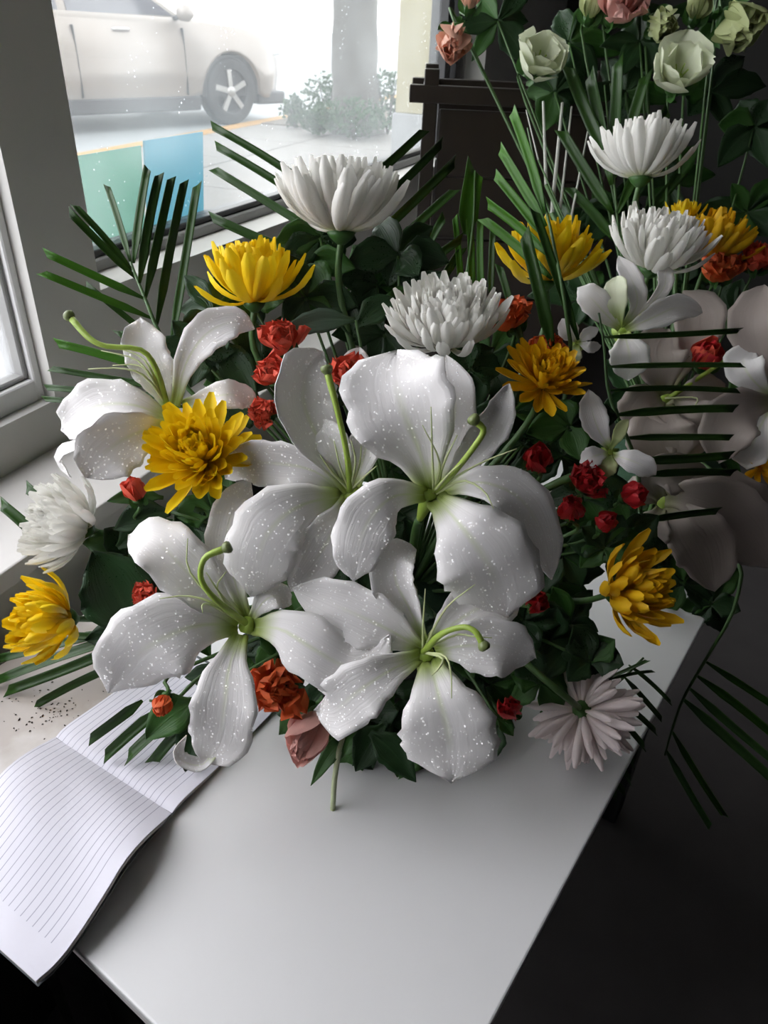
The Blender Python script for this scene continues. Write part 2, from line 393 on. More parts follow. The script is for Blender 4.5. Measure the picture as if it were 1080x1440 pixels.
def leafcloud(c, rx, ry, rz, n, size, r):
    vs_, fs_ = [], []
    for _ in range(n):
        while True:
            p = V((r.uniform(-1, 1), r.uniform(-1, 1), r.uniform(-1, 1)))
            if p.length <= 1: break
        p = V((c.x+p.x*rx, c.y+p.y*ry, c.z+p.z*rz))
        d = V((r.uniform(-1, 1), r.uniform(-1, 1), r.uniform(-.4, 1))).normalized(); s = d.orthogonal().normalized(); s.rotate(Matrix.Rotation(r.uniform(0, 6.28), 3, d)); w = size*r.uniform(.6, 1.3); k = len(vs_)
        u = d.cross(s)
        vs_ += [p, p+d*w*.5+s*w*.3+u*w*.06, p+d*w, p+d*w*.5-s*w*.3+u*w*.06]; fs_ += [(k, k+1, k+2), (k, k+2, k+3)]
    return vs_, fs_
o = part('crown', leafcloud(tb+V((0, 0, 5.3)), 2.3, 2.3, 1.5, 2600, .16, rnd), M_CROWN, tree, sm=False); o['kind'] = 'stuff'
M_SHRUB = simple('shrub_leaf', (.035, .075, .035), .6, noise=.35, nscale=9, trans=.2)
shr = [(415, 180, .16, .30, 'small upright sprout of shrub at the kerb end of the tree bed'), (462, 176, .30, .52, 'leafy shrub growing against the road side of the tree trunk'),
       (498, 196, .42, .36, 'low leafy shrub in front of the tree trunk'), (545, 188, .34, .60, 'tall leafy shrub between tree trunk and cream pillar'), (448, 190, .22, .25, 'low patch of shrub beside the bare pavement')]
for (x, y, rx, h, lab) in shr:
    c = onz(x, y, GZ); c.z = GZ
    s = thing('shrub', c, lab, 'shrub', 'shrubs around the tree')
    part('stem', join(*[tube([c, c+V((math.cos(k*1.3)*rx*.5, math.sin(k*1.3)*rx*.5, h*.9))], [.012, .005], 4, 5) for k in range(6)]), M_BARK, s)
    o = part('foliage', leafcloud(c+V((0, 0, h*.55)), rx, rx*.8, h*.5, int(900*rx+250), .06, rnd), M_SHRUB, s, sm=False); o['kind'] = 'stuff'

# --- the parked car: c(x along, y across (0 = near side, + = away), z)
wc = onz(332, 176, RZ); 
CY = math.radians(42); CD = V((math.sin(CY), math.cos(CY), 0)); CO = V((-CD.y, CD.x, 0))
def cp(x, y, z): return V((wc.x, wc.y, 0)) + CD*x + CO*y + ZU*(RZ+z)
M_CAR = simple('car_paint', (.26, .232, .212), .25, .25, spec=.6)
M_CARGL = simple('car_glass', (.06, .06, .075), .08, spec=.8)
M_BLACK = simple('black_plastic', (.03, .03, .034), .5)
M_TYRE = simple('tyre', (.025, .025, .027), .8, noise=.2, nscale=30)
M_RIM = simple('rim_alloy', (.45, .44, .43), .3, .7)
M_LAMP = simple('headlamp', (.6, .62, .65), .08, spec=.8)
car = thing('parked_car', cp(0, .9, 0), 'silver white car parked at the kerb outside the dusty window', 'car')
WR = .345; AR = .415; WB = 2.72
def arc(cx, n=14, r=AR):
    return [(cx+r*math.cos(PI-PI*i/n), WR-.02+r*math.sin(PI-PI*i/n)) for i in range(n+1)]
low = [(-WB-.95, .30), (-WB-AR, .27)] + arc(-WB) + [(-WB+AR, .27), (-AR, .27)] + arc(0) + [(AR, .27), (.82, .27)]
top_ = [(.90, .40), (.93, .58), (.86, .74), (.70, .86), (.2, .97), (-.55, 1.04), (-1.2, 1.05), (-2.4, 1.07), (-3.1, 1.08), (-WB-.86, 1.05), (-WB-.98, .80), (-WB-1.0, .5)]
outl = low + top_
CW = 1.82
def side_in(z):                                   # tumblehome of the body side
    return .05*smooth(.55, .2, z) + .10*smooth(.75, 1.15, z) - .012*math.exp(-((z-.50)/.03)**2)
import bmesh
def prism(outline, ins, name, mat, parent, w=CW, rows=None):
    bm = bmesh.new()
    near = [bm.verts.new(cp(x, ins(z), z)-rootloc(parent)) for x, z in outline]
    far = [bm.verts.new(cp(x, w-ins(z), z)-rootloc(parent)) for x, z in outline]
    n = len(outline)
    bm.faces.new(near); bm.faces.new(list(reversed(far)))
    for i in range(n): bm.faces.new((near[(i+1) % n], near[i], far[i], far[(i+1) % n]))
    bmesh.ops.triangulate(bm, faces=[f for f in bm.faces if len(f.verts) > 4])
    bmesh.ops.recalc_face_normals(bm, faces=bm.faces)
    me = bpy.data.meshes.new(name); bm.to_mesh(me); bm.free(); me.materials.append(mat)
    return link(name, me, parent)
# body side as a grid so that the creases and the tumblehome show
def body_mesh():
    vs_, fs_ = [], []
    xs = sorted(set([-WB-1.0, -WB-.9, -WB-.7, -WB-.55, -3.0+.6, -2.0, -1.75, -1.5, -1.25, -1.0, -.8, -.6, .5, .6, .7, .8, .9] + [-WB+AR*math.cos(PI*i/12) for i in range(13)] + [AR*math.cos(PI*i/12) for i in range(13)]))
    def zlow(x):
        for c in (0, -WB):
            if abs(x-c) <= AR+1e-6: return WR-.02+math.sqrt(max(0, AR*AR-(x-c)**2))
        return .27
    tops = [(-WB-1.0, .80), (-WB-.86, 1.05), (-3.1, 1.08), (-2.4, 1.07), (-1.2, 1.05), (-.55, 1.04), (.2, .97), (.70, .86), (.86, .74), (.93, .58)]
    def ztop(x):
        for (a, za), (b, zb) in zip(tops, tops[1:]):
            if a <= x <= b: return lerp(za, zb, (x-a)/(b-a))
        return tops[-1][1]
    NZ = 12
    def rnd_end(x): return .30*smooth(.35, .95, x)**2 + .25*smooth(-WB-.6, -WB-1.0, x)**2
    for s in (0, 1):
        base = len(vs_)
        for x in xs:
            for k in range(NZ+1):
                z = lerp(zlow(x), ztop(x), k/NZ)
                ins = side_in(z) + rnd_end(x)
                vs_.append(cp(x, ins if s == 0 else CW-ins, z))
        for i in range(len(xs)-1):
            for k in range(NZ):
                a = base+i*(NZ+1)+k; f = (a, a+NZ+1, a+NZ+2, a+1)
                fs_.append(f if s == 0 else tuple(reversed(f)))
    n = len(xs)*(NZ+1)
    for i in range(len(xs)-1):                        # top and underside
        a = i*(NZ+1)+NZ; fs_.append((a, a+NZ+1, a+NZ+1+n, a+n))
        a = i*(NZ+1); fs_.append((a+n, a+NZ+1+n, a+NZ+1, a))
    for k in range(NZ):                               # nose and tail
        a = (len(xs)-1)*(NZ+1)+k; fs_.append((a, a+n, a+n+1, a+1))
        fs_.append((k+1, k+1+n, k+n, k))
    return vs_, fs_
bd = part('body', body_mesh(), M_CAR, car)
cab = [(-.50, 1.02), (-1.30, 1.50), (-1.75, 1.60), (-2.7, 1.60), (-3.25, 1.48), (-3.62, 1.04)]
o = prism(cab, lambda z: .10+.16*smooth(1.0, 1.6, z), 'cabin', M_CAR, car); bevel(o, .03, 3)
for nm, poly in (('side_window', [(-.66, 1.055), (-1.33, 1.46), (-1.78, 1.54), (-1.84, 1.54), (-1.84, 1.055)]), ('side_window', [(-1.93, 1.055), (-1.93, 1.54), (-2.65, 1.54), (-3.1, 1.43), (-3.3, 1.055)])):
    for s in (0, 1):
        ins = lambda z: .10+.16*smooth(1.0, 1.6, z)-.006
        v = [cp(x, ins(z) if s == 0 else CW-ins(z), z) for x, z in poly] + [cp(x, ins(z)+.02 if s == 0 else CW-ins(z)-.02, z) for x, z in poly]
        n = len(poly); f = [tuple(range(n)), tuple(reversed(range(n, 2*n)))] + [((i+1) % n, i, i+n, (i+1) % n+n) for i in range(n)]
        part(nm, (v, f), M_CARGL, car, sm=False)
v = [cp(-.52, .22, 1.035), cp(-.52, CW-.22, 1.035), cp(-1.28, CW-.3, 1.505), cp(-1.28, .3, 1.505)]
part('windscreen', (v+[q-CD*.02 for q in v], [(0, 1, 2, 3), (7, 6, 5, 4), (0, 4, 5, 1), (1, 5, 6, 2), (2, 6, 7, 3), (3, 7, 4, 0)]), M_CARGL, car, sm=False)
o = part('sill_cladding', box(cp(-WB+AR+.02, .03, .17), CD*(WB-2*AR-.04), CO*(CW-.06), ZU*.15), M_BLACK, car, sm=False); bevel(o, .02)
o = part('bumper', box(cp(AR+.03, .10, .19), CD*.42, CO*(CW-.2), ZU*.14), M_BLACK, car, sm=False); bevel(o, .03)
part('underbody', box(cp(-WB-.7, .15, .22), CD*(WB+1.3), CO*(CW-.3), ZU*.12), M_BLACK, car, sm=False)
for x0, x1 in ((-WB, -WB), (0, 0)):
    o = part('wheel_arch_liner', box(cp(x0-AR+.02, .06, .30), CD*(2*AR-.04), CO*(CW-.12), ZU*.40), M_BLACK, car, sm=False)
for y in (.0, CW):
    s = 1 if y == 0 else -1
    for x in (0, -WB):
        c = cp(x, y+s*.03, WR)
        w = part('wheel', lathe(c, [(WR-.11, .0), (WR-.03, -.005), (WR-.005, .02), (WR, .06), (WR, .17), (WR-.02, .22), (WR-.12, .22), (WR-.12, .03)], 28, CO*s, caps=(False, False)), M_TYRE, car)
        part('rim', lathe(c, [(WR-.105, .004), (WR-.115, .0), (WR-.13, .03), (WR-.13, .12), (.04, .12)], 28, CO*s, caps=(False, True)), M_BLACK, w)
        for k in range(5):
            a = 2*PI*k/5+.4; dr = CD*math.cos(a)+ZU*math.sin(a); tg_ = CD*-math.sin(a)+ZU*math.cos(a)
            part('spoke', box(c+dr*.03-tg_*.028+CO*s*.012, dr*(WR-.15), tg_*.056, CO*s*.03), M_RIM, w, sm=False)
        part('hub', lathe(c, [(.055, .04), (.055, .008), (.03, .0)], 14, CO*s), M_RIM, w)
for x in (-1.42, -2.35):
    h = part('door_handle', tube([cp(x, .05, .92), cp(x+.02, .015, .925), cp(x+.16, .015, .925), cp(x+.18, .05, .92)], [.013, .016, .013], 10, 8), M_RIM, car)
for x in (-.62, -1.86):
    part('door_seam', box(cp(x, -.004+.0, .33), CD*.008, CO*.05, ZU*.62), M_BLACK, car, sm=False)
mi = part('wing_mirror', lathe(cp(-.62, -.07, 1.09), [(.03, -.09), (.075, -.06), (.085, .02), (.06, .075), (.02, .09)], 14, CD), M_CAR, car)
part('mirror_arm', tube([cp(-.66, .10, 1.03), cp(-.64, -.02, 1.05)], [.025, .02], 4, 8), M_BLACK, car)
o = part('headlamp', box(cp(.60, .12, .70), CD*.24, CO*.34, ZU*.12), M_LAMP, car, sm=False); bevel(o, .03)
o = part('headlamp', box(cp(.60, CW-.46, .70), CD*.24, CO*.34, ZU*.12), M_LAMP, car, sm=False); bevel(o, .03)

# --- coloured plastic sheets leaning on the outside of the window
def acrylic(name, col):
    m, nt, b, out = newmat(name); b.inputs['Base Color'].default_value = (*col, 1); b.inputs['Roughness'].default_value = .3
    tl = nt.nodes.new('ShaderNodeBsdfTranslucent'); tl.inputs[0].default_value = (*col, 1)
    mix = nt.nodes.new('ShaderNodeMixShader'); mix.inputs[0].default_value = .85
    nt.links.new(b.outputs[0], mix.inputs[1]); nt.links.new(tl.outputs[0], mix.inputs[2]); nt.links.new(mix.outputs[0], out.inputs[0]); return m
def onwall(px, py, q):
    v = FWD + RGT*((px-540)/FPX) + UPV*((720-py)/FPX); t = (wp(0, q, 0)-CAM).dot(WO)/v.dot(WO); return CAM+v*t
for (x0, y0, x1, y1, xr, yr, xl, yl, col, lab) in (
        (100, 224, 201, 203, 222, 372, 130, 420, (.24, .43, .36), 'green plastic sheet leaning against the outside of the window'),
        (206, 200, 288, 184, 301, 350, 224, 372, (.21, .43, .50), 'blue plastic sheet leaning against the outside of the window')):
    A, B, C_, D_ = onwall(x0, y0, .165), onwall(x1, y1, .165), onwall(xr, yr, .165), onwall(xl, yl, .165)
    zt = (A.z+B.z)/2; A.z = B.z = zt; zb = 1.0
    a0 = (A-W0).dot(WD); a1 = (B-W0).dot(WD)
    o = part('plastic_sheet', box(wp(a0, .20, zb-.1), WD*(a1-a0), WO*.004, ZU*(zt-zb+.1)-WO*.03), acrylic('sheet_'+lab[:4], col), None, sm=False)
    tag(o, lab, 'plastic sheet')
struct('outer_ledge', wbox(.0, 2.6, .16, .42, .80, .90), M_SLAB)

# ------------------------------------------------------------------ table
TZ = .75
TA = V((math.sin(math.radians(34)), math.cos(math.radians(34)), 0)); TB = V((TA.y, -TA.x, 0))
NR = V((.0144, .1457, 0))
def tp(a, b, z): return NR + TA*a + TB*b + ZU*z
TL, TW = 1.07, .655
tab = thing('table', tp(TL/2, -TW/2, 0), 'white topped table carrying the flowers and the notebook', 'table')
def tbox(a0, a1, b0, b1, z0, z1): return box(tp(a0, b0, z0), TA*(a1-a0), TB*(b1-b0), ZU*(z1-z0))
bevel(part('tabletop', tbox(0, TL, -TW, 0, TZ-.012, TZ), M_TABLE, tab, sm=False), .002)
bevel(part('edge_band', tbox(.004, TL-.004, -TW+.004, -.004, TZ-.016, TZ-.012), M_TDARK, tab, sm=False), .001, 1)
bevel(part('lower_board', tbox(.002, TL-.002, -TW+.002, -.002, TZ-.030, TZ-.016), M_TEDGE, tab, sm=False), .002)
bevel(part('apron', tbox(.05, TL-.05, -TW+.05, -.05, TZ-.11, TZ-.030), M_TDARK, tab, sm=False), .002)
for a in (.05, TL-.10):
    for b in (-TW+.05, -.10):
        bevel(part('leg', tbox(a, a+.05, b, b+.05, 0, TZ-.11), M_TDARK, tab, sm=False), .003)

# --- notebook
def papermat():
    m, nt, b, out = newmat('ruled_paper'); N = nt.nodes.new; L = nt.links.new
    uv = N('ShaderNodeUVMap'); sep = N('ShaderNodeSeparateXYZ'); L(uv.outputs[0], sep.inputs[0])
    # UV.y in metres from the bottom edge, lines every 7.5 mm
    md = N('ShaderNodeMath'); md.operation = 'PINGPONG'; md.inputs[1].default_value = .00375
    ad = N('ShaderNodeMath'); ad.operation = 'ADD'; ad.inputs[1].default_value = -.0075; L(sep.outputs['Y'], ad.inputs[0]); L(ad.outputs[0], md.inputs[0])
    lt = N('ShaderNodeMapRange'); lt.inputs[1].default_value = .0002; lt.inputs[2].default_value = .00055; lt.inputs[3].default_value = 1; lt.inputs[4].default_value = 0; L(md.outputs[0], lt.inputs[0])
    gt = N('ShaderNodeMath'); gt.operation = 'GREATER_THAN'; gt.inputs[1].default_value = .012; L(sep.outputs['Y'], gt.inputs[0])
    gx = N('ShaderNodeMath'); gx.operation = 'LESS_THAN'; gx.inputs[1].default_value = .152; L(sep.outputs['X'], gx.inputs[0])
    mu = N('ShaderNodeMath'); mu.operation = 'MULTIPLY'; L(lt.outputs[0], mu.inputs[0]); L(gt.outputs[0], mu.inputs[1])
    mv = N('ShaderNodeMath'); mv.operation = 'MULTIPLY'; L(mu.outputs[0], mv.inputs[0]); L(gx.outputs[0], mv.inputs[1])
    mx = N('ShaderNodeMixRGB'); mx.inputs[1].default_value = (.74, .73, .80, 1); mx.inputs[2].default_value = (.36, .36, .44, 1)
    L(mv.outputs[0], mx.inputs[0]); L(mx.outputs[0], b.inputs['Base Color']); b.inputs['Roughness'].default_value = .75
    tc = N('ShaderNodeTexCoord'); nz = N('ShaderNodeTexNoise'); nz.inputs['Scale'].default_value = 35; nz.inputs['Detail'].default_value = 4; L(tc.outputs['Object'], nz.inputs['Vector'])
    bp = N('ShaderNodeBump'); bp.inputs['Strength'].default_value = .35; bp.inputs['Distance'].default_value = .004; L(nz.outputs['Fac'], bp.inputs['Height']); L(bp.outputs[0], b.inputs['Normal'])
    return m
M_PAPER = papermat(); M_PAGEEDGE = simple('page_edges', (.50, .48, .45), .8, noise=.2, nscale=300); M_COVER = simple('notebook_cover', (.10, .11, .12), .6)
S0 = onz(242, 1150, TZ); SPD = (onz(90, 1050, TZ)-S0).normalized(); RPD = V((-SPD.y, SPD.x, 0))
if RPD.y < 0: RPD = -RPD
nbk = thing('notebook', S0, 'open lined notebook with a curling page hanging over the table edge', 'notebook')
PH = .168
def pageblock(name, prof, th, mat, parent):
    """prof: list of points of the bottom edge section (x along RPD from the spine, z over table top); swept along the spine"""
    path = catmull([V(q) for q in prof], 26); n = len(path); NV = 12
    vs_, fs_, uvs = [], [], []
    L_ = [0]
    for i in range(1, n): L_.append(L_[-1]+(path[i]-path[i-1]).length)
    for s in (0, 1):
        for i, p in enumerate(path):
            t = (path[min(i+1, n-1)]-path[max(i-1, 0)]).normalized(); nn = V((-t.z, 0, t.x)).normalized()
            if nn.z < 0: nn = -nn
            q = p - nn*(th*s)
            for k in range(NV+1):
                v_ = k/NV*PH
                wav = .0025*math.sin(v_*38+i*.25)*smooth(0, .06, L_[i]) if s == 0 else .0025*math.sin(v_*38+i*.25)*smooth(0, .06, L_[i])
                vs_.append(V((S0.x, S0.y, TZ)) + RPD*q.x + ZU*max(.0012, q.z+wav) + SPD*(v_+q.y)); uvs.append((L_[i], v_))
    W = NV+1; B = n*W
    for i in range(n-1):
        for k in range(NV):
            a = i*W+k; fs_.append((a, a+W, a+W+1, a+1)); fs_.append((B+a, B+a+1, B+a+W+1, B+a+W))
    for i in range(n-1):
        a = i*W; fs_.append((a, B+a, B+a+W, a+W)); a = i*W+NV; fs_.append((a, a+W, B+a+W, B+a))
    for k in range(NV):
        fs_.append((k, k+1, B+k+1, B+k)); a = (n-1)*W+k; fs_.append((a, B+a, B+a+1, a+1))
    o = part(name, (vs_, fs_, uvs), mat, parent)
    m = o.modifiers.new('split', 'EDGE_SPLIT'); m.split_angle = math.radians(50)
    return o
def nbp(px, py, z):
    w = onz(px, py, TZ+z)-S0; return V((w.dot(RPD), w.dot(SPD), z))
lprof = [V((0, 0, .007)), nbp(217, 1166, .021), nbp(190, 1195, .029), nbp(170, 1220, .031), nbp(150, 1250, .030), nbp(110, 1310, .023), nbp(80, 1350, .016), nbp(50, 1380, .012)]
rprof = [V((x, 0, z)) for x, z in ((0, .006), (.012, .0095), (.04, .008), (.10, .0065), (.172, .006))]
dz = lambda pr, h: [q-V((0, 0, h)) for q in pr]
pageblock('left_page', lprof, .0008, M_PAPER, nbk)
pageblock('left_page_block', dz(lprof, .0018), .0035, M_PAGEEDGE, nbk)
pageblock('right_page', rprof, .0008, M_PAPER, nbk)
pageblock('right_page_block', dz(rprof, .001), .0035, M_PAGEEDGE, nbk)
pageblock('cover', [V((x, 0, .0024)) for x in (.176, .08, .01)] + dz(lprof[1:], .0085), .0012, M_COVER, nbk)

# --- spilled dark grains on the table
vs_, fs_ = [], []
for _ in range(90):
    px, py = rnd.gauss(68, 34), rnd.gauss(1000, 20)
    c = onz(px, py, TZ+.0005); s = rnd.uniform(.0006, .0018)
    k = len(vs_); a = rnd.uniform(0, 6)
    ex = V((math.cos(a), math.sin(a), 0))*s; ey = V((-math.sin(a), math.cos(a), 0))*s*.6
    vs_ += [c-ex, c-ey, c+ex, c+ey, c+ZU*s*.8, c-ZU*.0004]; fs_ += [(k, k+1, k+4), (k+1, k+2, k+4), (k+2, k+3, k+4), (k+3, k, k+4), (k+1, k, k+5), (k+2, k+1, k+5), (k+3, k+2, k+5), (k, k+3, k+5)]
o = part('dark_grains', (vs_, fs_), simple('grain', (.03, .02, .015), .8), None, sm=False)
tag(o, 'scattered dark grains spilled on the table beside the notebook', 'grains', kind='stuff')

# --- pots and foam
FB = V((.030, .665, TZ+.125)); FB2 = V((.42, 1.00, TZ+.125))
for c, lab, lab2 in ((FB, 'low dark pot under the big lily bouquet', 'green floral foam holding the lily bouquet stems'), (FB2, 'low dark pot under the bouquet by the dark wooden stand', 'green floral foam holding the stems beside the dark wooden stand')):
    p0 = V((c.x, c.y, TZ))
    pt = thing('flower_pot', p0, lab, 'pot')
    part('bowl', lathe(p0, [(.065, .0), (.085, .02), (.10, .07), (.105, .085), (.098, .085), (.09, .06), (.06, .025)], 28), M_POT, pt)
    part('rim', lathe(p0, [(.104, .078), (.109, .082), (.109, .09), (.104, .092), (.099, .088)], 28), M_POT, pt)
    f = part('floral_foam', lathe(p0, [(.06, .026), (.088, .062), (.092, .10), (.08, .122), (.03, .13)], 20), M_FOAM, None); f['label'] = lab2; f['category'] = 'floral foam'

# ------------------------------------------------------------------ plant builders
def sheet(pts, hw, roll=0, cup=.2, ruf=.08, blunt=2.6, base=.28, crease=.06, nu=11, nt=18, seed=0, fr=3.0, peak=.5, rolls=None, tipw=.0):
    """a curved blade swept along a midrib of world points. hw = half width (m)"""
    r = random.Random(seed); ph1, ph2 = r.uniform(0, 6), r.uniform(0, 6); f1, f2 = fr*r.uniform(.8, 1.2), fr*r.uniform(.8, 1.25)
    path = catmull(pts, nt); vs_, fs_, uvs = [], [], []
    prev = None
    for i, p in enumerate(path):
        t = i/(nt-1)
        T = (path[min(i+1, nt-1)]-path[max(i-1, 0)]).normalized()
        N = (CAM-p).normalized(); N = (N-T*N.dot(T))
        if N.length < .15 and prev: N = prev-T*prev.dot(T)
        N.normalize()
        if prev is not None: N = (N*.45+prev*.55); N = (N-T*N.dot(T)).normalized()
        prev = N.copy()
        rr = math.radians((interp(rolls, t) if rolls else roll) + 9*math.sin(5.5*t+ph2)*t)
        N2 = Matrix.Rotation(rr, 3, T) @ N
        S = T.cross(N2).normalized()
        w = base+(1-base)*smooth(0, peak, t)
        if t > peak: w *= max(tipw, (1-((t-peak)/(1-peak))**blunt))
        w = max(w, .02)*hw
        for k in range(nu):
            u = -1+2*k/(nu-1)
            z = cup*w*u*u
            z += ruf*hw*(abs(u)**2.5)*smooth(.1, .5, t)*(math.sin(6.283*f1*t+ph1) if u > 0 else math.sin(6.283*f2*t+ph2))
            z += .045*hw*(abs(u)**4)*smooth(.15, .4, t)*math.sin(6.283*f2*2.9*t+ph2+u*2)
            z -= crease*hw*math.exp(-(u/.14)**2)*(1-t*.6)
            z += .035*hw*math.cos(u*9)*(1-t)
            un = u*(1+.05*math.sin(6.283*f2*1.7*t+ph1)*abs(u))
            vs_.append(p+S*(un*w)+N2*z); uvs.append((k/(nu-1), t))
    for i in range(nt-1):
        for k in range(nu-1):
            a = i*nu+k; fs_.append((a, a+1, a+nu+1, a+nu))
    return vs_, fs_, uvs

def px2m(px, d): return px*d/FPX

def stemline(a, b, sag=.02):
    m = a.lerp(b, .5)+V((0, 0, -sag))
    return [a, m, b]

SEED = [100]
def nseed(): SEED[0] += 1; return SEED[0]

def dewdrops(g, n, seed):
    r = random.Random(seed); out = []; vs_, fs_ = g[0], g[1]
    cl = [(r.random(), r.random()) for _ in range(3)]
    for _ in range(n):
        f = fs_[r.randrange(len(fs_)//4, len(fs_))]; a, b, c, e = (vs_[i] for i in f)
        u, v = r.random(), r.random(); p = a.lerp(b, u).lerp(e.lerp(c, u), v)
        nn = (b-a).cross(e-a).normalized()
        if nn.dot(CAM-p) < 0: nn = -nn
        p = p+nn*.00042; R = r.choice((.0005, .0006, .0007, .0010)); x = nn.orthogonal().normalized(); y = nn.cross(x)
        vv = [p+x*R, p+y*R, p-x*R, p-y*R]; vv += [p+(q-p)*.72+nn*R*.5 for q in vv] + [p+nn*R*.78]
        out.append((vv, [(i, (i+1) % 4, (i+1) % 4+4, i+4) for i in range(4)]+[(i+4, (i+1) % 4+4, 8) for i in range(4)]))
    return out

def lily(label, cx, cy, d, petals, style, fils, base=FB, mat=M_LILY, back=None, tube_len=.05, group='white lilies in the bouquet', dew=0):
    """petals: dict(p=[(px,py,dd)...], hw=px, ...) with dd = depth offset in cm from d"""
    root = thing('lily', base, label, 'lily', group)
    drops = []
    for i, q in enumerate(petals):
        pts = [at(x, y, d+z*.01) for x, y, z in q['p']]
        kw = {k: v for k, v in q.items() if k not in ('p', 'hw', 'mat')}
        kw.setdefault('seed', nseed())
        g = sheet(pts, px2m(q['hw'], d), **kw)
        pe = part('petal', g, q.get('mat', mat), root, solid=.0008)
        if dew: drops += dewdrops(g, int(dew*q['hw']), nseed())
    if drops:
        o = part('dew_drops', join(*drops), M_DEW, root); o['kind'] = 'stuff'
    c = at(cx, cy, d+.028)
    bk = back if back else at(cx+(560-cx)*.12, cy+18, d+tube_len)
    part('perianth_tube', tube([c, c.lerp(bk, .5), bk], [px2m(13, d), px2m(11, d), px2m(5, d)], 8, 10), M_STYLE, root)
    part('stem', tube([bk, bk.lerp(base, .4)+V((0, 0, .015)), base-V((0, 0, .02))], [.0042, .0045, .005], 14, 8), M_STEM, root)
    if style:
        pts = [at(x, y, d+z*.01) for x, y, z in style]
        s = part('style', tube(pts, [.0034, .0026, .0026, .0032], 16, 8), M_STYLE, root)
        e = pts[-1]; ax = (pts[-1]-pts[-2]).normalized()
        part('stigma', lathe(e-ax*.003, [(.0030, 0), (.0052, .0035), (.0056, .006), (.0042, .008), (.001, .0085)], 9, ax), M_STIG, s)
    for f in fils:
        part('filament', tube([at(x, y, d+z*.01) for x, y, z in f], [.0014, .0011, .0008, .0004], 9, 6), M_FIL, root)
    return root

# --- unit petals for the many-petalled heads: base at origin, runs along +X and curls towards +Z
UNIT = {}
def unit_petal(key, mat, curl, width, spoon=.5, chan=.7, base=.4, tip=4.0, ruffle=0, nu=5, nt=7, peak=.65, p=1.3, seed=1):
    k = (key, mat.name, round(curl, 2), width, seed)
    if k in UNIT: return UNIT[k]
    r = random.Random(seed*7+3)
    vs_, fs_, uvs = [], [], []; x = z = 0; ph = r.uniform(0, 6)
    for i in range(nt):
        t = i/(nt-1)
        a = curl*t**p
        if i: x += math.cos(a)/(nt-1); z += math.sin(a)/(nt-1)
        w = base+(1-base)*smooth(0, peak, t)
        if t > peak: w *= max(.36, math.sqrt(max(0, 1-((t-peak)/(1-peak))**tip)))
        w *= width
        for j in range(nu):
            u = -1+2*j/(nu-1)
            h = chan*w*u*u
            if ruffle: h += ruffle*width*smooth(.3, 1, t)*(math.sin(u*7+ph+t*2)+.5*math.sin(u*15+ph))
            ln = ruffle*.25*math.sin(u*9+ph*2)*smooth(.6, 1, t) if ruffle else 0
            vs_.append(V((x-math.sin(a)*h+ln*math.cos(a), u*w, z+math.cos(a)*h+ln*math.sin(a)))); uvs.append((j/(nu-1), t))
    for i in range(nt-1):
        for j in range(nu-1):
            b = i*nu+j; fs_.append((b, b+1, b+nu+1, b+nu))
    UNIT[k] = mesh('petal', vs_, fs_, mat, uvs); return UNIT[k]

def axis_matrix(ax, spin=0):
    z = ax.normalized(); x = z.orthogonal().normalized(); x = Matrix.Rotation(spin, 3, z) @ x; y = z.cross(x)
    return Matrix((x, y, z)).transposed()

def head(root, c, ax, R, n, mats, th=(96, 12), curl=(1.2, .35), ln=(1.15, .55), width=.13, jit=.12, key='mum', wr=(1, .8), pw=.8, seed=1, r0=.10, hgt=.18, petal='petal', **kw):
    """phyllotaxis of shared unit petals around axis ax; c = receptacle; R = head radius"""
    r = random.Random(seed); A = axis_matrix(ax, r.uniform(0, 6)); rl = rootloc(root); NC = 6
    for i in range(n):
        t = i/max(1, n-1); az = i*2.399963+r.uniform(-.12, .12)
        cls = round(t*(NC-1))/(NC-1)
        me = unit_petal(key, mats[i % len(mats)], lerp(curl[0], curl[1], cls), width, seed=int(cls*10)+((i*7) % 3)*20, **kw)
        theta = math.radians(lerp(th[0], th[1], t**pw)+r.gauss(0, 55*jit))
        L = R*lerp(ln[0], ln[1], t)*(1+r.uniform(-jit, jit))
        ws = lerp(wr[0], wr[1], t)*R*(1+r.uniform(-jit, jit)*.6)
        Mz = Matrix.Rotation(az, 3, 'Z'); My = Matrix.Rotation(-(PI/2-theta), 3, 'Y'); Mx = Matrix.Rotation(r.gauss(0, jit*1.5), 3, 'X')
        off = A @ (Mz @ V((r0*R*(1-t)*math.sin(theta), 0, hgt*R*t)))
        rot = (A @ Mz @ My @ Mx).to_4x4()
        o = link(petal, me, root)
        o.matrix_basis = Matrix.Translation(c-rl+off) @ rot @ Matrix.Diagonal((L, ws, (L+ws)/2, 1))

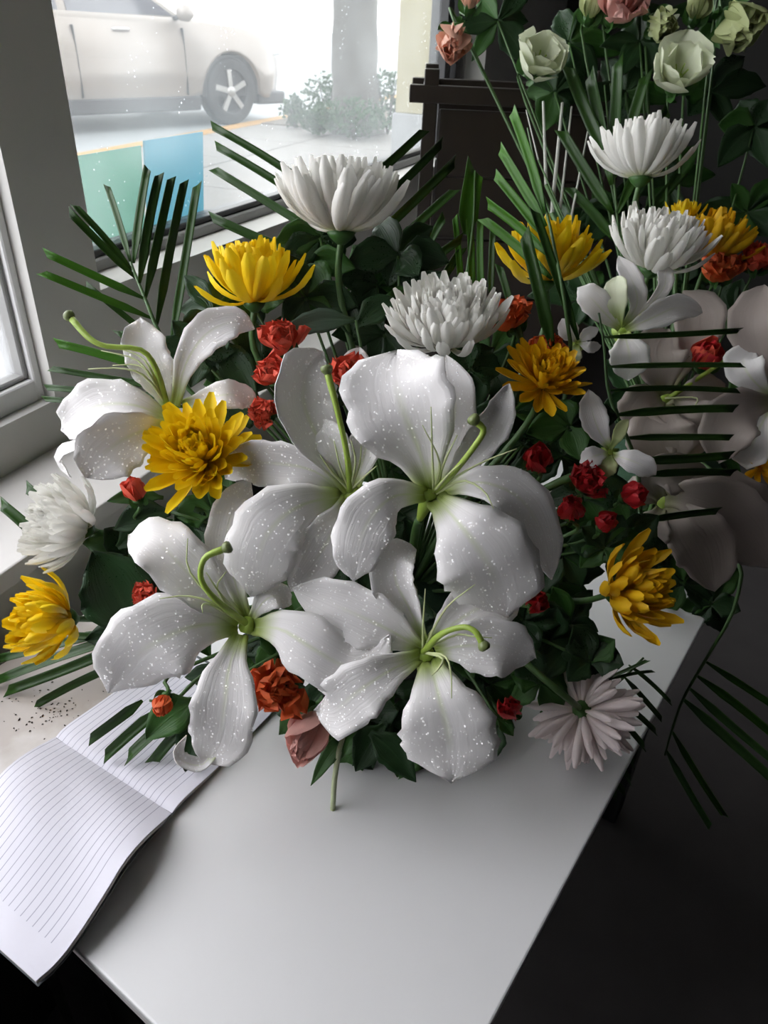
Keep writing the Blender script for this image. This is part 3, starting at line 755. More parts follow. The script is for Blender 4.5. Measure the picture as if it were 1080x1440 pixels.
def mum(label, cx, cy, d, Rpx, ax, mat, base=FB, n=120, kind='incurved', group='chrysanthemums in the bouquet', seed=None, stem_to=None, leaves=0):
    root = thing('chrysanthemum', base, label, 'chrysanthemum', group); R = px2m(Rpx, d); seed = seed or nseed()
    a = camvec(*ax)
    if kind == 'incurved':       # dense bowl of upcurved petals
        c = at(cx, cy, d)-a*R*.42
        head(root, c, a, R, n, [mat], th=(90, 6), curl=(1.2, .3), ln=(1.2, .62), width=.085, pw=.78, wr=(1.25, .8), hgt=.12, seed=seed, jit=.11)
    elif kind == 'spiky':        # looser bowl of narrow petals
        c = at(cx, cy, d)-a*R*.40
        head(root, c, a, R, n, [mat], th=(90, 8), curl=(1.25, .4), ln=(1.25, .70), width=.13, seed=seed, jit=.17, chan=.55, key='spiky')
    elif kind == 'open':         # flat open face
        c = at(cx, cy, d)-a*R*.15
        head(root, c, a, R, n, [mat], th=(93, 6), curl=(.45, .75), ln=(1.05, .45), width=.115, wr=(1.15, .8), seed=seed, jit=.15, chan=.6, pw=.68, key='open')
    elif kind == 'back':         # shaggy head seen from behind
        c = at(cx, cy, d)-a*R*.1
        head(root, c, a, R, n, [mat], th=(125, 35), curl=(.95, .7), ln=(.95, 1.05), width=.10, seed=seed, jit=.30, chan=.8, pw=1, key='back')
    part('floret_centre', lathe(c, [(R*.12, -R*.02), (R*.20, R*.06), (R*.18, R*.2), (R*.08, R*.28), (.0005, R*.3)], 12, a), mat, root)
    bk = c-a*R*.22
    part('calyx', lathe(bk, [(.003, R*.04), (R*.09, R*.07), (R*.17, R*.14), (R*.22, R*.22), (R*.1, R*.25)], 14, a), M_LEAFG, root)
    mid = bk-a*.05
    part('stem', tube([c, mid, mid.lerp(base, .55)+V((0, 0, .01)), base-V((0, 0, .02))], [.0034, .0036, .004], 16, 8), M_STEM, root)
    return root

def rose(label, cx, cy, d, Rpx, ax, mat, base=FB, n=24, kind='ruffled', group='small red blooms in the bouquet', mats=None, cat='carnation', name='spray_carnation', sepal=M_LEAFG):
    root = thing(name, base, label, cat, group); R = px2m(Rpx, d)*(1.0 if kind == 'cup' else 1.25); a = camvec(*ax); s = nseed(); mats = mats or [mat]
    if kind == 'ruffled':
        c = at(cx, cy, d)-a*R*.55
        head(root, c, a, R, n, mats, th=(62, 4), curl=(.75, .25), ln=(1.25, 1.15), width=.55, jit=.12, key='ruf', chan=.35, base=.25, tip=6, ruffle=.20, nu=9, nt=8, peak=.8, wr=(1.0, .75), seed=s, hgt=.05)
    elif kind == 'bud':
        c = at(cx, cy, d)-a*R*.75
        head(root, c, a, R, n, mats, th=(44, 8), curl=(1.0, .55), ln=(1.65, 1.5), width=.62, jit=.06, key='bud', chan=.55, base=.35, tip=3.2, ruffle=.03, nu=9, nt=9, peak=.5, wr=(1.0, .7), seed=s, p=1.0, hgt=.05)
    elif kind == 'cup':
        c = at(cx, cy, d)-a*R*.7
        head(root, c, a, R, n, mats, th=(66, 40), curl=(.62, .45), ln=(1.45, 1.2), width=.75, jit=.06, key='cup', chan=.5, base=.3, tip=4, ruffle=.05, nu=9, nt=9, peak=.62, wr=(1.0, .9), seed=s, p=.8, hgt=.03)
        for k in range(5):
            q = a.orthogonal().normalized(); q.rotate(Matrix.Rotation(k*1.257, 3, a))
            part('stamen', tube([c, c+a*R*.5+q*R*.1, c+a*R*.75+q*R*.2], [.001, .0008, .0012], 6, 5), M_STYLE, root)
    bk = c-a*R*.18
    part('calyx', lathe(bk, [(.002, -.002), (R*.18, .002), (R*.30, R*.22), (R*.33, R*.45), (R*.2, R*.46)], 10, a), sepal, root)
    for k in range(4):
        q = a.orthogonal().normalized(); q.rotate(Matrix.Rotation(k*1.571+.4, 3, a))
        part('sepal', sheet([bk+q*R*.2+a*R*.1, bk+q*R*.5+a*R*.35, bk+q*R*.6+a*R*.8], R*.16, nu=5, nt=7, seed=k, base=.6, peak=.3, blunt=1.6), sepal, root)
    mid = bk-a*.03
    part('stem', tube([bk, mid, mid.lerp(base, .6), base-V((0, 0, .02))], [.002, .0022, .0026], 12, 6), M_STEM, root)
    return root

def frond(label, d, rachis, leaflets, base=FB, mat=M_FROND, group='cut palm fronds', droop=.004, tail=True):
    """rachis: [(px,py,depth offset cm)]; leaflets: (bx,by,tx,ty,w,dz0,dz1)"""
    pts = [at(x, y, d+z*.01) for x, y, z in rachis]
    if tail: pts = pts + [base-V((0, 0, .015))]
    root = thing('palm_frond', pts[-1], label, 'palm frond', group)
    part('rachis', tube(pts, [.0012, .0022, .003], 18, 6), M_STEM, root)
    for i, l in enumerate(leaflets):
        bx, by, tx, ty, w = l[:5]; z0, z1 = (l[5], l[6]) if len(l) > 5 else (0, 0)
        A, B = at(bx, by, d+z0*.01), at(tx, ty, d+z1*.01)
        hw = px2m(w/2, d+z1*.01); n = 9; r = random.Random(i*13+int(bx)); vs_, fs_, uvs = [], [], []
        T = (B-A).normalized(); Nn = (CAM-A).normalized(); Nn = (Nn-T*Nn.dot(T)).normalized()
        Nn = Matrix.Rotation(r.uniform(-.5, .5), 3, T) @ Nn; S = T.cross(Nn)
        bow = r.uniform(-.02, .02)*(B-A).length
        for k in range(n):
            t = k/(n-1); p = A.lerp(B, t)+S*(bow*math.sin(PI*t))+V((0, 0, -1))*(droop*t*t)
            ww = hw*(.30+.70*smooth(0, .25, t))*(1-.12*t)
            cut = r.choice((-1, 1)) if k == 0 else cut
            for u in (-1, -.5, 0, .5, 1):
                e = T*(cut*u*hw*.9) if k == n-1 else V((0, 0, 0))
                vs_.append(p+S*(u*ww)+Nn*(abs(u)*ww*.45-.22*ww)+e); uvs.append((.5+u/2, t))
        for k in range(n-1):
            for u in range(4):
                a = k*5+u; fs_.append((a, a+1, a+6, a+5))
        part('leaflet', (vs_, fs_, uvs), l[7] if len(l) > 7 else mat, root, solid=.0004)
    return root

def sprig(label, leaves, d, base=FB, mat=M_LEAF, group='leafy sprigs among the flowers', name='leaf_sprig', cat='leaf sprig', **kw):
    """leaves: (bx,by,tx,ty,hw,dz0,dz1[,mat])"""
    root = thing(name, base, label, cat, group)
    st = [at(leaves[0][0], leaves[0][1], d+leaves[0][5]*.01)]
    part('stem', tube([st[0], st[0].lerp(base, .5), base-V((0, 0, .015))], [.0016, .002, .0026], 10, 6), M_STEM, root)
    for l in leaves:
        bx, by, tx, ty, hw, z0, z1 = l[:7]
        A, B = at(bx, by, d+z0*.01), at(tx, ty, d+z1*.01); m = A.lerp(B, .5)+UPV*(.08*(B-A).length)
        part('leaf', sheet([A, m, B], px2m(hw, d), nu=7, nt=12, seed=nseed(), cup=.25, ruf=.10, blunt=1.9, base=.2, peak=.42, crease=.12, fr=2.5), l[7] if len(l) > 7 else mat, root, solid=.0005)
    return root

# ------------------------------------------------------------------ lilies of the main bouquet
P = lambda pts, hw, **k: dict(p=pts, hw=hw, **k)
# side-on lily at the upper left, by the window post
lily('white lily turned side-on towards the window with a long curving style', 232, 578, .70, [
    P([(238, 575, 2), (222, 535, 1), (205, 495, 1), (196, 448, 2)], 31, blunt=5, roll=10, ruf=.12),
    P([(246, 570, 2), (262, 510, 1), (292, 468, 0), (330, 453, 0), (358, 462, 1)], 27, roll=-12, ruf=.10, blunt=2.2),
    P([(256, 568, 2), (285, 562, 2), (318, 555, 1), (345, 560, 2), (358, 574, 3)], 21, roll=-15, ruf=.12, blunt=2.4),
    P([(240, 590, 1), (190, 570, -1), (140, 570, -1), (105, 590, 0), (86, 606, 1)], 38, roll=25, ruf=.12, blunt=3),
    P([(238, 600, 0), (190, 610, -2), (150, 635, -2.5), (122, 672, -2)], 42, roll=-10, ruf=.1, blunt=4),
    P([(225, 610, 2), (160, 630, 1), (108, 628, 1.5), (84, 645, 2.5), (100, 672, 3)], 16, roll=60, ruf=.05),
    ], [(235, 572, 1), (220, 520, -1), (198, 492, -2), (150, 487, -2.5), (125, 475, -2.5), (99, 446, -2)],
    [[(236, 572, 1), (212, 530, -1), (190, 505, -1), (142, 493, -1)], [(236, 572, 1), (205, 530, -1.5), (170, 518, -2), (124, 519, -2)],
     [(236, 572, 1), (210, 525, -1), (190, 513, -1), (158, 514, -1)], [(236, 572, 1), (212, 520, -1), (195, 500, -1), (166, 490, -1)]],
    back=at(272, 612, .73), dew=3.2)

# the pair of big lilies in the middle
lily('white lily with a tall straight green style, beside the lily with an upright broad petal', 492, 690, .665, [
    P([(492, 688, 3), (455, 630, 1), (428, 570, 0), (432, 525, 0.5), (452, 496, 2)], 47, blunt=3, roll=18, cup=.3),
    P([(488, 685, 3), (478, 640, 1), (462, 612, .5), (448, 590, 1)], 24, roll=-10, blunt=2.2),
    P([(500, 686, 3), (512, 640, 1.5), (525, 600, 1.5), (535, 560, 2.5)], 26, roll=-10),
    P([(484, 692, 3), (440, 662, 1), (390, 652, 1), (345, 652, 2), (318, 672, 5)], 34, roll=-12, blunt=3.2),
    P([(484, 698, 3), (425, 710, -.5), (380, 745, -1), (360, 795, 0), (352, 838, 2)], 52, roll=0, blunt=4.5, ruf=.10, cup=-.15),
    P([(490, 700, 3), (470, 745, 1), (445, 785, 1.5), (408, 832, 3)], 40, roll=-14, blunt=3, ruf=.1),
    ], [(492, 690, 2), (488, 640, -1), (475, 580, -2.5), (460, 522, -3)],
    [[(492, 690, 2), (478, 655, -.5), (470, 620, -1.5)], [(492, 690, 2), (505, 655, -.5), (508, 628, -1.5)], [(492, 690, 2), (468, 665, 0), (450, 640, -1)], [(492, 690, 2), (500, 650, -1), (494, 620, -2)], [(492, 690, 2), (515, 668, 0), (530, 655, -1)]],
    back=at(505, 715, .72), dew=3.2)
lily('largest white lily with a broad upright petal and an S-curved style', 606, 690, .64, [
    P([(606, 690, 3), (588, 630, .5), (566, 575, -1), (556, 530, -.5), (558, 494, 1.5)], 76, blunt=4.2, roll=-8, cup=.25, ruf=.08, base=.22),
    P([(612, 688, 3.2), (632, 620, 2.5), (640, 560, 2), (628, 500, 3)], 34, roll=-20, blunt=3),
    P([(622, 688, 3), (660, 640, 1.5), (698, 590, 1.5), (716, 540, 2.5)], 26, roll=10, blunt=2.6, cup=.35),
    P([(620, 690, 3), (675, 678, .5), (730, 700, 1), (762, 750, 3), (776, 815, 5)], 38, roll=-25, blunt=3, cup=.1),
    P([(610, 698, 2.8), (645, 735, -1), (682, 785, -1.2), (702, 830, .5), (712, 868, 3)], 70, roll=0, blunt=4.5, ruf=.07, cup=-.18, base=.25, crease=.10),
    P([(600, 696, 2.8), (555, 698, -.5), (520, 730, -1), (503, 775, -.5), (497, 818, 1)], 42, roll=-8, blunt=3.4, ruf=.12, cup=-.12),
    ], [(612, 690, 2), (640, 662, -1), (664, 632, -2.5), (680, 606, -3), (668, 592, -3.3)],
    [[(610, 690, 2), (608, 640, -1.5), (606, 572, -3.5)], [(610, 690, 2), (618, 650, -1), (594, 598, -3)], [(612, 690, 2), (625, 650, -1), (643, 612, -3)],
     [(614, 692, 2), (650, 665, -1), (690, 645, -2), (727, 631, -3)], [(614, 694, 2), (650, 676, -.5), (680, 690, -1.5), (694, 715, -2)], [(610, 692, 2), (630, 668, -1), (648, 652, -2)]],
    back=at(590, 730, .70), dew=3.2)

# lower left
lily('white lily with a recurved bottom petal hanging over the notebook', 345, 878, .665, [
    P([(336, 872, 3), (295, 838, .8), (255, 795, 0), (218, 762, .5), (182, 752, 2.5)], 43, blunt=4, roll=15, ruf=.12),
    P([(346, 868, 3.4), (328, 810, 2), (318, 760, 2), (330, 710, 2.5), (352, 672, 4)], 30, roll=-10, blunt=3),
    P([(336, 880, 3), (280, 880, 0), (225, 900, -1), (185, 930, 0), (152, 975, 1.5)], 62, blunt=3.4, roll=-10, ruf=.06, cup=-.1, crease=.10),
    P([(338, 892, 2.8), (322, 940, -.5), (316, 990, -1.5), (308, 1040, -.5), (290, 1072, 1.5)], 45, blunt=4.5, roll=5, ruf=.08, cup=.1),
    P([(305, 1050, 1.2), (285, 1075, 1), (260, 1072, .4), (250, 1058, .4), (262, 1034, .6)], 11, roll=20, blunt=2.2, base=.8, cup=.5),
    P([(354, 882, 3), (395, 885, .5), (440, 912, -.5), (490, 938, 0), (530, 925, .3), (548, 893, 1)], 44, blunt=2.0, roll=0, ruf=.08, cup=-.1, peak=.38),
    P([(352, 872, 3.4), (372, 845, 2), (392, 838, 2.5), (410, 850, 4)], 22, roll=-20),
    ], [(345, 876, 2), (305, 845, -1.5), (283, 815, -2.5), (288, 785, -3), (317, 771, -3)],
    [[(344, 876, 2), (300, 848, -1), (262, 838, -1.5), (224, 842, -2)], [(344, 876, 2), (300, 842, -1), (265, 800, -2), (264, 757, -2.5)], [(344, 874, 2), (318, 848, -.5), (305, 825, -1), (318, 804, -2)],
     [(344, 877, 2), (300, 852, -1), (285, 850, -1.5), (285, 862, -2)], [(344, 874, 2), (310, 835, -1), (290, 805, -2)]],
    back=at(375, 890, .72), dew=3.2)

# bottom centre
lily('white lily lowest in the bouquet with a broad notched petal hanging down', 598, 918, .66, [
    P([(592, 912, 3), (545, 885, 1.5), (480, 855, 1.5), (412, 828, 3)], 42, blunt=3.4, roll=-12, cup=.2),
    P([(606, 905, 3), (645, 872, 2), (690, 848, 2), (735, 838, 3.5)], 44, blunt=3, roll=15, cup=.2),
    P([(597, 903, 3.2), (575, 855, 2), (556, 815, 1), (560, 785, .5), (585, 775, 1.5)], 32, roll=-20, blunt=3, cup=.6),
    P([(612, 915, 3), (655, 908, 1), (705, 910, .8), (752, 925, 2.5)], 42, blunt=3.6, roll=15, ruf=.1),
    P([(604, 925, 2.8), (616, 975, -.8), (630, 1030, -1), (634, 1065, .2), (636, 1098, 1.8)], 68, blunt=5, roll=0, ruf=.05, cup=-.12, base=.3, crease=.12),
    P([(592, 922, 2.8), (545, 945, 0), (500, 975, -.5), (470, 1000, .5), (447, 1000, 2.5)], 42, blunt=3.5, roll=-5, ruf=.16, cup=.1),
    ], [(596, 916, 2), (620, 892, -1), (650, 882, -2), (668, 888, -2.5), (679, 906, -2.5)],
    [[(595, 915, 2), (595, 880, -1), (598, 828, -3)], [(597, 914, 2), (612, 880, -1), (632, 850, -2), (668, 822, -3)], [(597, 918, 2), (625, 922, -1.5), (634, 945, -2), (635, 982, -2)],
     [(597, 918, 2), (622, 925, -1.5), (617, 940, -2), (607, 950, -2)], [(598, 914, 2), (640, 893, -1), (665, 895, -2), (692, 897, -2.5)]],
    back=at(600, 935, .72), dew=3.2)

# ------------------------------------------------------------------ chrysanthemums
G1 = 'chrysanthemums in the lily bouquet'; G2 = 'chrysanthemums in the back bouquet'
mum('tall white chrysanthemum standing above the bouquet before the window', 480, 283, .74, 97, (.02, .95, .32), M_MUMW, n=290, group=G1)
mum('yellow chrysanthemum side-on above the coral carnations', 354, 392, .745, 80, (-.04, .93, .36), M_MUMY, n=125, kind='spiky', group=G1)
mum('full white chrysanthemum directly above the largest lily', 628, 452, .70, 90, (-.08, .72, .66), M_MUMW, n=290, group=G1)
mum('open yellow chrysanthemum facing out between the lilies and the red bud', 284, 642, .685, 80, (-.05, .38, .92), M_MUMY, n=170, kind='open', group=G1)
mum('white chrysanthemum tilted towards the window sill', 90, 735, .76, 76, (-.62, .25, .70), M_MUMW, n=220, group=G1)
mum('yellow chrysanthemum tilted outwards below the white one near the sill', 68, 872, .765, 74, (-.70, .05, .70), M_MUMY, n=125, kind='spiky', group=G1)
mum('deep yellow chrysanthemum right above the dark red carnations', 766, 535, .71, 62, (.12, .55, .80), M_MUMYD, n=170, kind='open', group=G1)
mum('deep yellow chrysanthemum beside the dark gap at the table edge', 888, 830, .74, 80, (.50, .22, .82), M_MUMYD, n=85, kind='spiky', group=G1)
mum('bright yellow chrysanthemum crossed by dark palm leaflets', 770, 362, .83, 78, (.0, .92, .38), M_MUMY, n=130, kind='spiky', group=G1)
mum('pinkish white chrysanthemum seen from behind near the table edge', 820, 1000, .775, 68, (.40, -.35, -.45), M_MUMP, n=240, kind='back', group=G1)
mum('uppermost white chrysanthemum of the back bouquet, below the pale cups', 905, 215, 1.02, 76, (.04, .95, .28), M_MUMW, base=FB2, n=190, group=G2)
mum('dense white chrysanthemum in the back bouquet, beside the orange-yellow one', 926, 345, .98, 78, (.10, .80, .58), M_MUMW, base=FB2, n=220, group=G2)
mum('orange-yellow chrysanthemum behind the dense white one', 1006, 338, 1.06, 60, (.15, .85, .5), M_MUMYD, base=FB2, n=90, kind='spiky', group=G2)
mum('small yellow chrysanthemum peeping over the dense white one', 962, 300, 1.08, 30, (.0, .9, .4), M_MUMY, base=FB2, n=50, kind='spiky', group=G2)
mum('amber chrysanthemum beside the large dusky lily', 1075, 655, .95, 48, (.2, .3, .9), M_MUMYD, base=FB2, n=80, kind='open', group=G2)

# ------------------------------------------------------------------ small red, coral and pink blooms
GR = 'carnations in the lily bouquet'
rose('coral carnation uppermost of the column beside the long lily petal', 398, 480, .725, 29, (-.1, .6, .75), M_CORAL, group=GR)
rose('coral carnation in the middle of the column beside the long lily petal', 386, 526, .715, 27, (-.35, .35, .8), M_CORAL, group=GR)
rose('coral carnation lowest of the column beside the long lily petal', 372, 582, .71, 21, (-.3, .1, .9), M_CORAL, group=GR)
rose('red carnation with a white outer petal behind the straight style', 492, 528, .72, 27, (.0, .5, .85), M_CORAL, group=GR)
rose('closed coral carnation bud on a green calyx by the window sill', 190, 690, .73, 22, (-.1, .75, .6), M_CORAL, kind='bud', n=9, group=GR)
rose('orange carnation beneath the bright yellow chrysanthemum', 720, 448, .76, 28, (-.1, .5, .85), M_ORANGE, group=GR)
rose('orange carnation half hidden behind the deep yellow chrysanthemum', 772, 492, .77, 24, (.1, .7, .6), M_ORANGE, group=GR)
rose('red-orange carnation below the long right petal of the notebook-side lily', 392, 966, .715, 38, (.0, .1, 1), M_ORANGE, group=GR)
rose('small orange carnation bud over the notebook', 229, 990, .73, 20, (-.1, -.5, .8), M_ORANGE, kind='bud', n=9, group=GR)
rose('coral carnation hidden behind the dark leaf and lily petal', 207, 836, .735, 18, (-.2, .2, .9), M_CORAL, group=GR)
rose('closed salmon pink rose bud resting low at the front of the bouquet', 434, 1030, .715, 42, (-.35, -.55, .75), M_PINK, kind='bud', n=9, group=GR, cat='rose', name='rose_bud')
rose('glossy red bud beside the broad hanging lily petal', 717, 998, .725, 24, (-.1, .5, .8), M_RED, kind='bud', n=9, group=GR)
rose('dark red carnation bud next to the S-curved style', 757, 648, .70, 27, (-.1, .4, .9), M_RED, kind='bud', n=11, group=GR)
rose('red carnation uppermost of the cluster under the small white blossom', 824, 680, .72, 27, (.1, .5, .85), M_RED, group=GR)
rose('dark red carnation bud lowest of the cluster under the small white blossom', 803, 716, .71, 26, (-.2, .5, .85), M_RED, kind='bud', n=11, group=GR)
rose('dark red bud under the fallen white petal', 889, 695, .735, 24, (.3, .3, .85), M_RED, kind='bud', n=9, group=GR)
rose('red bud tucked under the right petal of the largest lily', 754, 846, .715, 23, (.1, .2, .95), M_RED, kind='bud', n=9, group=GR)
rose('dark red bud directly above the deep yellow chrysanthemum at the table edge', 852, 735, .745, 20, (.2, .4, .85), M_RED, kind='bud', n=9, group=GR)
GB = 'red blooms in the back bouquet'
rose('pinkish red rose with white-rimmed petals behind the horizontal palm leaflets', 994, 502, .98, 30, (-.1, .4, .9), M_RED, base=FB2, group=GB, mats=[M_RED, M_CORAL], kind='bud', n=11, cat='rose', name='rose')
rose('orange-red carnation under the orange-yellow chrysanthemum', 1012, 380, 1.06, 27, (0, .6, .8), M_ORANGE, base=FB2, group=GB)
rose('coral carnation beside the orange-yellow chrysanthemum', 1066, 368, 1.06, 24, (0, .6, .8), M_CORAL, base=FB2, group=GB)
rose('red rose half hidden by the dusky lily petals', 1070, 540, 1.0, 26, (-.2, .4, .9), M_ORANGE, base=FB2, group=GB, kind='bud', n=11, cat='rose', name='rose')
GC = 'tall pale blooms of the back bouquet'
rose('greenish white cup-shaped lisianthus above the pale reeds', 760, 80, 1.12, 44, (.22, .18, .95), M_LISI, base=FB2, kind='cup', n=7, group=GC, cat='lisianthus', name='lisianthus')
rose('greenish white lisianthus with green stamens above the uppermost white chrysanthemum', 957, 98, 1.10, 49, (-.1, .25, .95), M_LISI, base=FB2, kind='cup', n=7, group=GC, cat='lisianthus', name='lisianthus')
rose('ruffled salmon pink rose among the pale green buds', 868, 6, 1.14, 38, (0, .25, .97), M_PINK, base=FB2, kind='ruffled', n=22, group=GC, cat='rose', name='rose')
rose('peach rose bud nodding over the dark wooden stand', 638, 56, 1.13, 34, (-.15, -.75, .6), M_PEACH, base=FB2, kind='bud', n=9, group=GC, cat='rose', name='rose_bud')
rose('peach bloom above the nodding bud before the window jamb', 662, -6, 1.15, 22, (0, .5, .8), M_PEACH, base=FB2, kind='bud', n=9, group=GC, cat='rose', name='rose_bud')
rose('pale green bud just beside the ruffled salmon rose, on the reed side', 832, 8, 1.15, 22, (0, .6, .8), M_PALEG, base=FB2, kind='bud', n=8, group=GC, cat='bud', name='lisianthus_bud')
rose('loose pale green bud hanging below the ruffled salmon rose', 930, 32, 1.13, 30, (.1, -.6, .8), M_PALEG, base=FB2, kind='bud', n=8, group=GC, cat='bud', name='lisianthus_bud')
rose('large loose pale green bud over the dark wall', 1038, 36, 1.12, 44, (.1, -.7, .7), M_PALEG, base=FB2, kind='bud', n=9, group=GC, cat='bud', name='lisianthus_bud')
rose('pale green bud between the greenish lisianthus and the large loose bud', 982, 10, 1.14, 22, (0, .6, .8), M_PALEG, base=FB2, kind='bud', n=8, group=GC, cat='bud', name='lisianthus_bud')

# ------------------------------------------------------------------ lilies of the back bouquet
GL = 'lilies of the back bouquet'
lily('half-open white lily under the dense white chrysanthemum', 872, 462, .93, [
    P([(872, 462, 1), (850, 440, 0), (830, 418, 0), (812, 405, 1)], 20, roll=10),
    P([(872, 460, 1), (868, 430, -1), (866, 405, -1), (868, 388, 0)], 19, roll=-30, mat=M_LISI),
    P([(876, 460, 1), (895, 430, 0), (893, 405, 0), (880, 378, 1), (870, 360, 2)], 16, roll=20),
    P([(880, 464, 1), (915, 448, -1), (955, 432, -1), (988, 440, 1)], 19, roll=0),
    P([(878, 468, 1), (885, 500, -1), (882, 535, 0)], 28, roll=-10),
    P([(880, 462, 2), (930, 410, 2), (935, 385, 2), (928, 372, 3)], 12, roll=20),
    ], None, [], base=FB2, group=GL, back=at(880, 490, .98))
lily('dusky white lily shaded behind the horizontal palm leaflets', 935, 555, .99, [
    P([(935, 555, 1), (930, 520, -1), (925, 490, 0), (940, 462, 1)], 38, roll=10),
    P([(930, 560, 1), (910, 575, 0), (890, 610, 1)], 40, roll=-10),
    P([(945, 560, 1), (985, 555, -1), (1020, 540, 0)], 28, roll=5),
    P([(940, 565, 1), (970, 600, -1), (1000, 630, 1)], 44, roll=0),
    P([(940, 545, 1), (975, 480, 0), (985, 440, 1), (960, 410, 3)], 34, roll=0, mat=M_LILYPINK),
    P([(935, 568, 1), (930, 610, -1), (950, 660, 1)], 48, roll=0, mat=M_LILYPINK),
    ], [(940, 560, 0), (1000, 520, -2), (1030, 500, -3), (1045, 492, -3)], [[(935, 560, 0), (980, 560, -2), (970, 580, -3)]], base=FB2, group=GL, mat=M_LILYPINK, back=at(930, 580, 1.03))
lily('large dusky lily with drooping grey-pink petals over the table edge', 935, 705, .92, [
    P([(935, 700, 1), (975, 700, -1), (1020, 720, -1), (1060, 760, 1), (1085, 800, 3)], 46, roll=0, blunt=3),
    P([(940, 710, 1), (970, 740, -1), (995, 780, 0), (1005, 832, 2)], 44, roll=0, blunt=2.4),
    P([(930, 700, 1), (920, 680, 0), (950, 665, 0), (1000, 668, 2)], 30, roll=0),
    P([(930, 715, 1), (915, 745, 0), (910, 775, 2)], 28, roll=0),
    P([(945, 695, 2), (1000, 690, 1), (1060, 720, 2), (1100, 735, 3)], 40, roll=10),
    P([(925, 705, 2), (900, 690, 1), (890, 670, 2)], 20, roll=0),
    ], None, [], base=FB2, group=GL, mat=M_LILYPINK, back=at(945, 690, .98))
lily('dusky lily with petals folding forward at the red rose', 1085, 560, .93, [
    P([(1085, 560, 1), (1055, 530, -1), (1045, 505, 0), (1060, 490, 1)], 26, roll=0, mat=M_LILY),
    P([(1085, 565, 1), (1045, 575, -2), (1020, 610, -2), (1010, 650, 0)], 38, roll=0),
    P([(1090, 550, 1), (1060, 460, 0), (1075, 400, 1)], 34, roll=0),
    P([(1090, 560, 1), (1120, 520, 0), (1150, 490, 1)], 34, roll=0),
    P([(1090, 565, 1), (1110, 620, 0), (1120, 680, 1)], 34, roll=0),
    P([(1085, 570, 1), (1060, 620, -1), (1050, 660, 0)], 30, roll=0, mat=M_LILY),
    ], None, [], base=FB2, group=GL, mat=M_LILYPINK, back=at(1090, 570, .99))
# small white blossom (alstroemeria-like) above the dark red cluster
lily('small white blossom with narrow petals and a green bud above the red carnations', 858, 630, .72, [
    P([(858, 630, 1), (842, 605, 0), (832, 575, 0), (828, 548, 1)], 19, blunt=2.4, roll=0),
    P([(858, 632, 1), (868, 615, 0), (875, 600, 0), (884, 590, 0)], 9, roll=0, mat=M_PALEG),
    P([(862, 640, 1), (880, 645, -1), (905, 655, -1), (922, 668, 0)], 16, blunt=3, roll=0),
    P([(855, 638, 1), (840, 640, 0), (828, 645, 0), (815, 650, 1)], 15, blunt=3, roll=10),
    P([(858, 640, 1), (855, 655, 0), (850, 672, 1)], 13, roll=0, mat=M_PALEG),
    ], None, [], group='small white blossoms', back=at(856, 650, .75), tube_len=.03)
lily('small white blossom under the palm leaflets crossing the yellow chrysanthemum', 812, 480, .80, [
    P([(812, 480, 1), (800, 465, 0), (790, 448, 0)], 14, roll=0),
    P([(814, 480, 1), (826, 470, 0), (842, 462, 0)], 9, roll=0),
    P([(812, 484, 1), (806, 500, 0), (803, 515, 1)], 12, roll=0, mat=M_LISI),
    P([(814, 482, 1), (830, 488, 0), (845, 486, 1)], 8, roll=0),
    ], None, [], group='small white blossoms', back=at(812, 495, .83), tube_len=.03)

# ------------------------------------------------------------------ palm fronds
frond('palm frond fanning up before the green and blue sheets', .80, [(180, 350, 3), (186, 375, 2), (205, 422, 1), (228, 475, 1), (290, 575, 2)], [
    (183, 367, 150, 256, 10, 2, 4), (188, 370, 207, 231, 13, 2, 5), (196, 398, 223, 240, 14, 1, 4), (204, 420, 240, 245, 14, 1, 3), (220, 458, 258, 250, 14, 1, 2), (240, 490, 277, 254, 13, 1, 1),
    (186, 380, 104, 283, 10, 2, -1), (192, 392, 96, 292, 12, 2, -2), (203, 420, 62, 350, 12, 1, -3, M_FRONDB), (214, 448, 57, 378, 12, 1, -4, M_FRONDB),
    (250, 505, 120, 395, 10, 1, -1)])
frond('palm frond spreading low towards the window sill behind the side-on lily', .80, [(215, 500, 0), (245, 545, 1), (300, 610, 3)], [
    (230, 520, 165, 460, 12), (236, 530, 78, 477, 13, 0, -2, M_FRONDB), (248, 548, 70, 513, 10), (256, 560, 63, 540, 10), (266, 572, 60, 556, 9, 0, 1)])
frond('palm frond spreading behind the tall white chrysanthemum', .86, [(470, 270, 3), (474, 330, 2), (482, 400, 1), (500, 520, 1)], [
    (472, 290, 297, 172, 12, 2, 3), (474, 315, 303, 200, 12, 2, 3), (477, 345, 300, 232, 13, 1, 2), (480, 380, 296, 300, 14, 1, 1), (476, 290, 597, 178, 13, 2, 3), (478, 335, 622, 195, 13, 1, 3), (484, 375, 640, 222, 14, 1, 2), (488, 410, 640, 262, 13, 1, 1), (492, 440, 650, 330, 13, 1, 0), (484, 405, 310, 345, 12, 1, 0)])
frond('palm frond with dark leaflets crossing the bright yellow chrysanthemum', .755, [(742, 180, 5), (762, 270, 3), (778, 340, 0), (796, 440, -.5), (800, 520, 2), (760, 640, 5)], [
    (766, 300, 721, 150, 14, 1.5, 4, M_FRONDB), (768, 318, 704, 203, 14, 1.5, 4, M_FRONDB), (770, 338, 697, 240, 13, 1.2, 4, M_FRONDB), (772, 360, 686, 280, 14, 1, 4, M_FRONDB), (776, 392, 680, 302, 14, 1, 4, M_FRONDB),
    (778, 495, 738, 322, 19, 0, -1), (813, 478, 752, 290, 15, 0, -1), (738, 495, 703, 368, 12, 1, 0)])
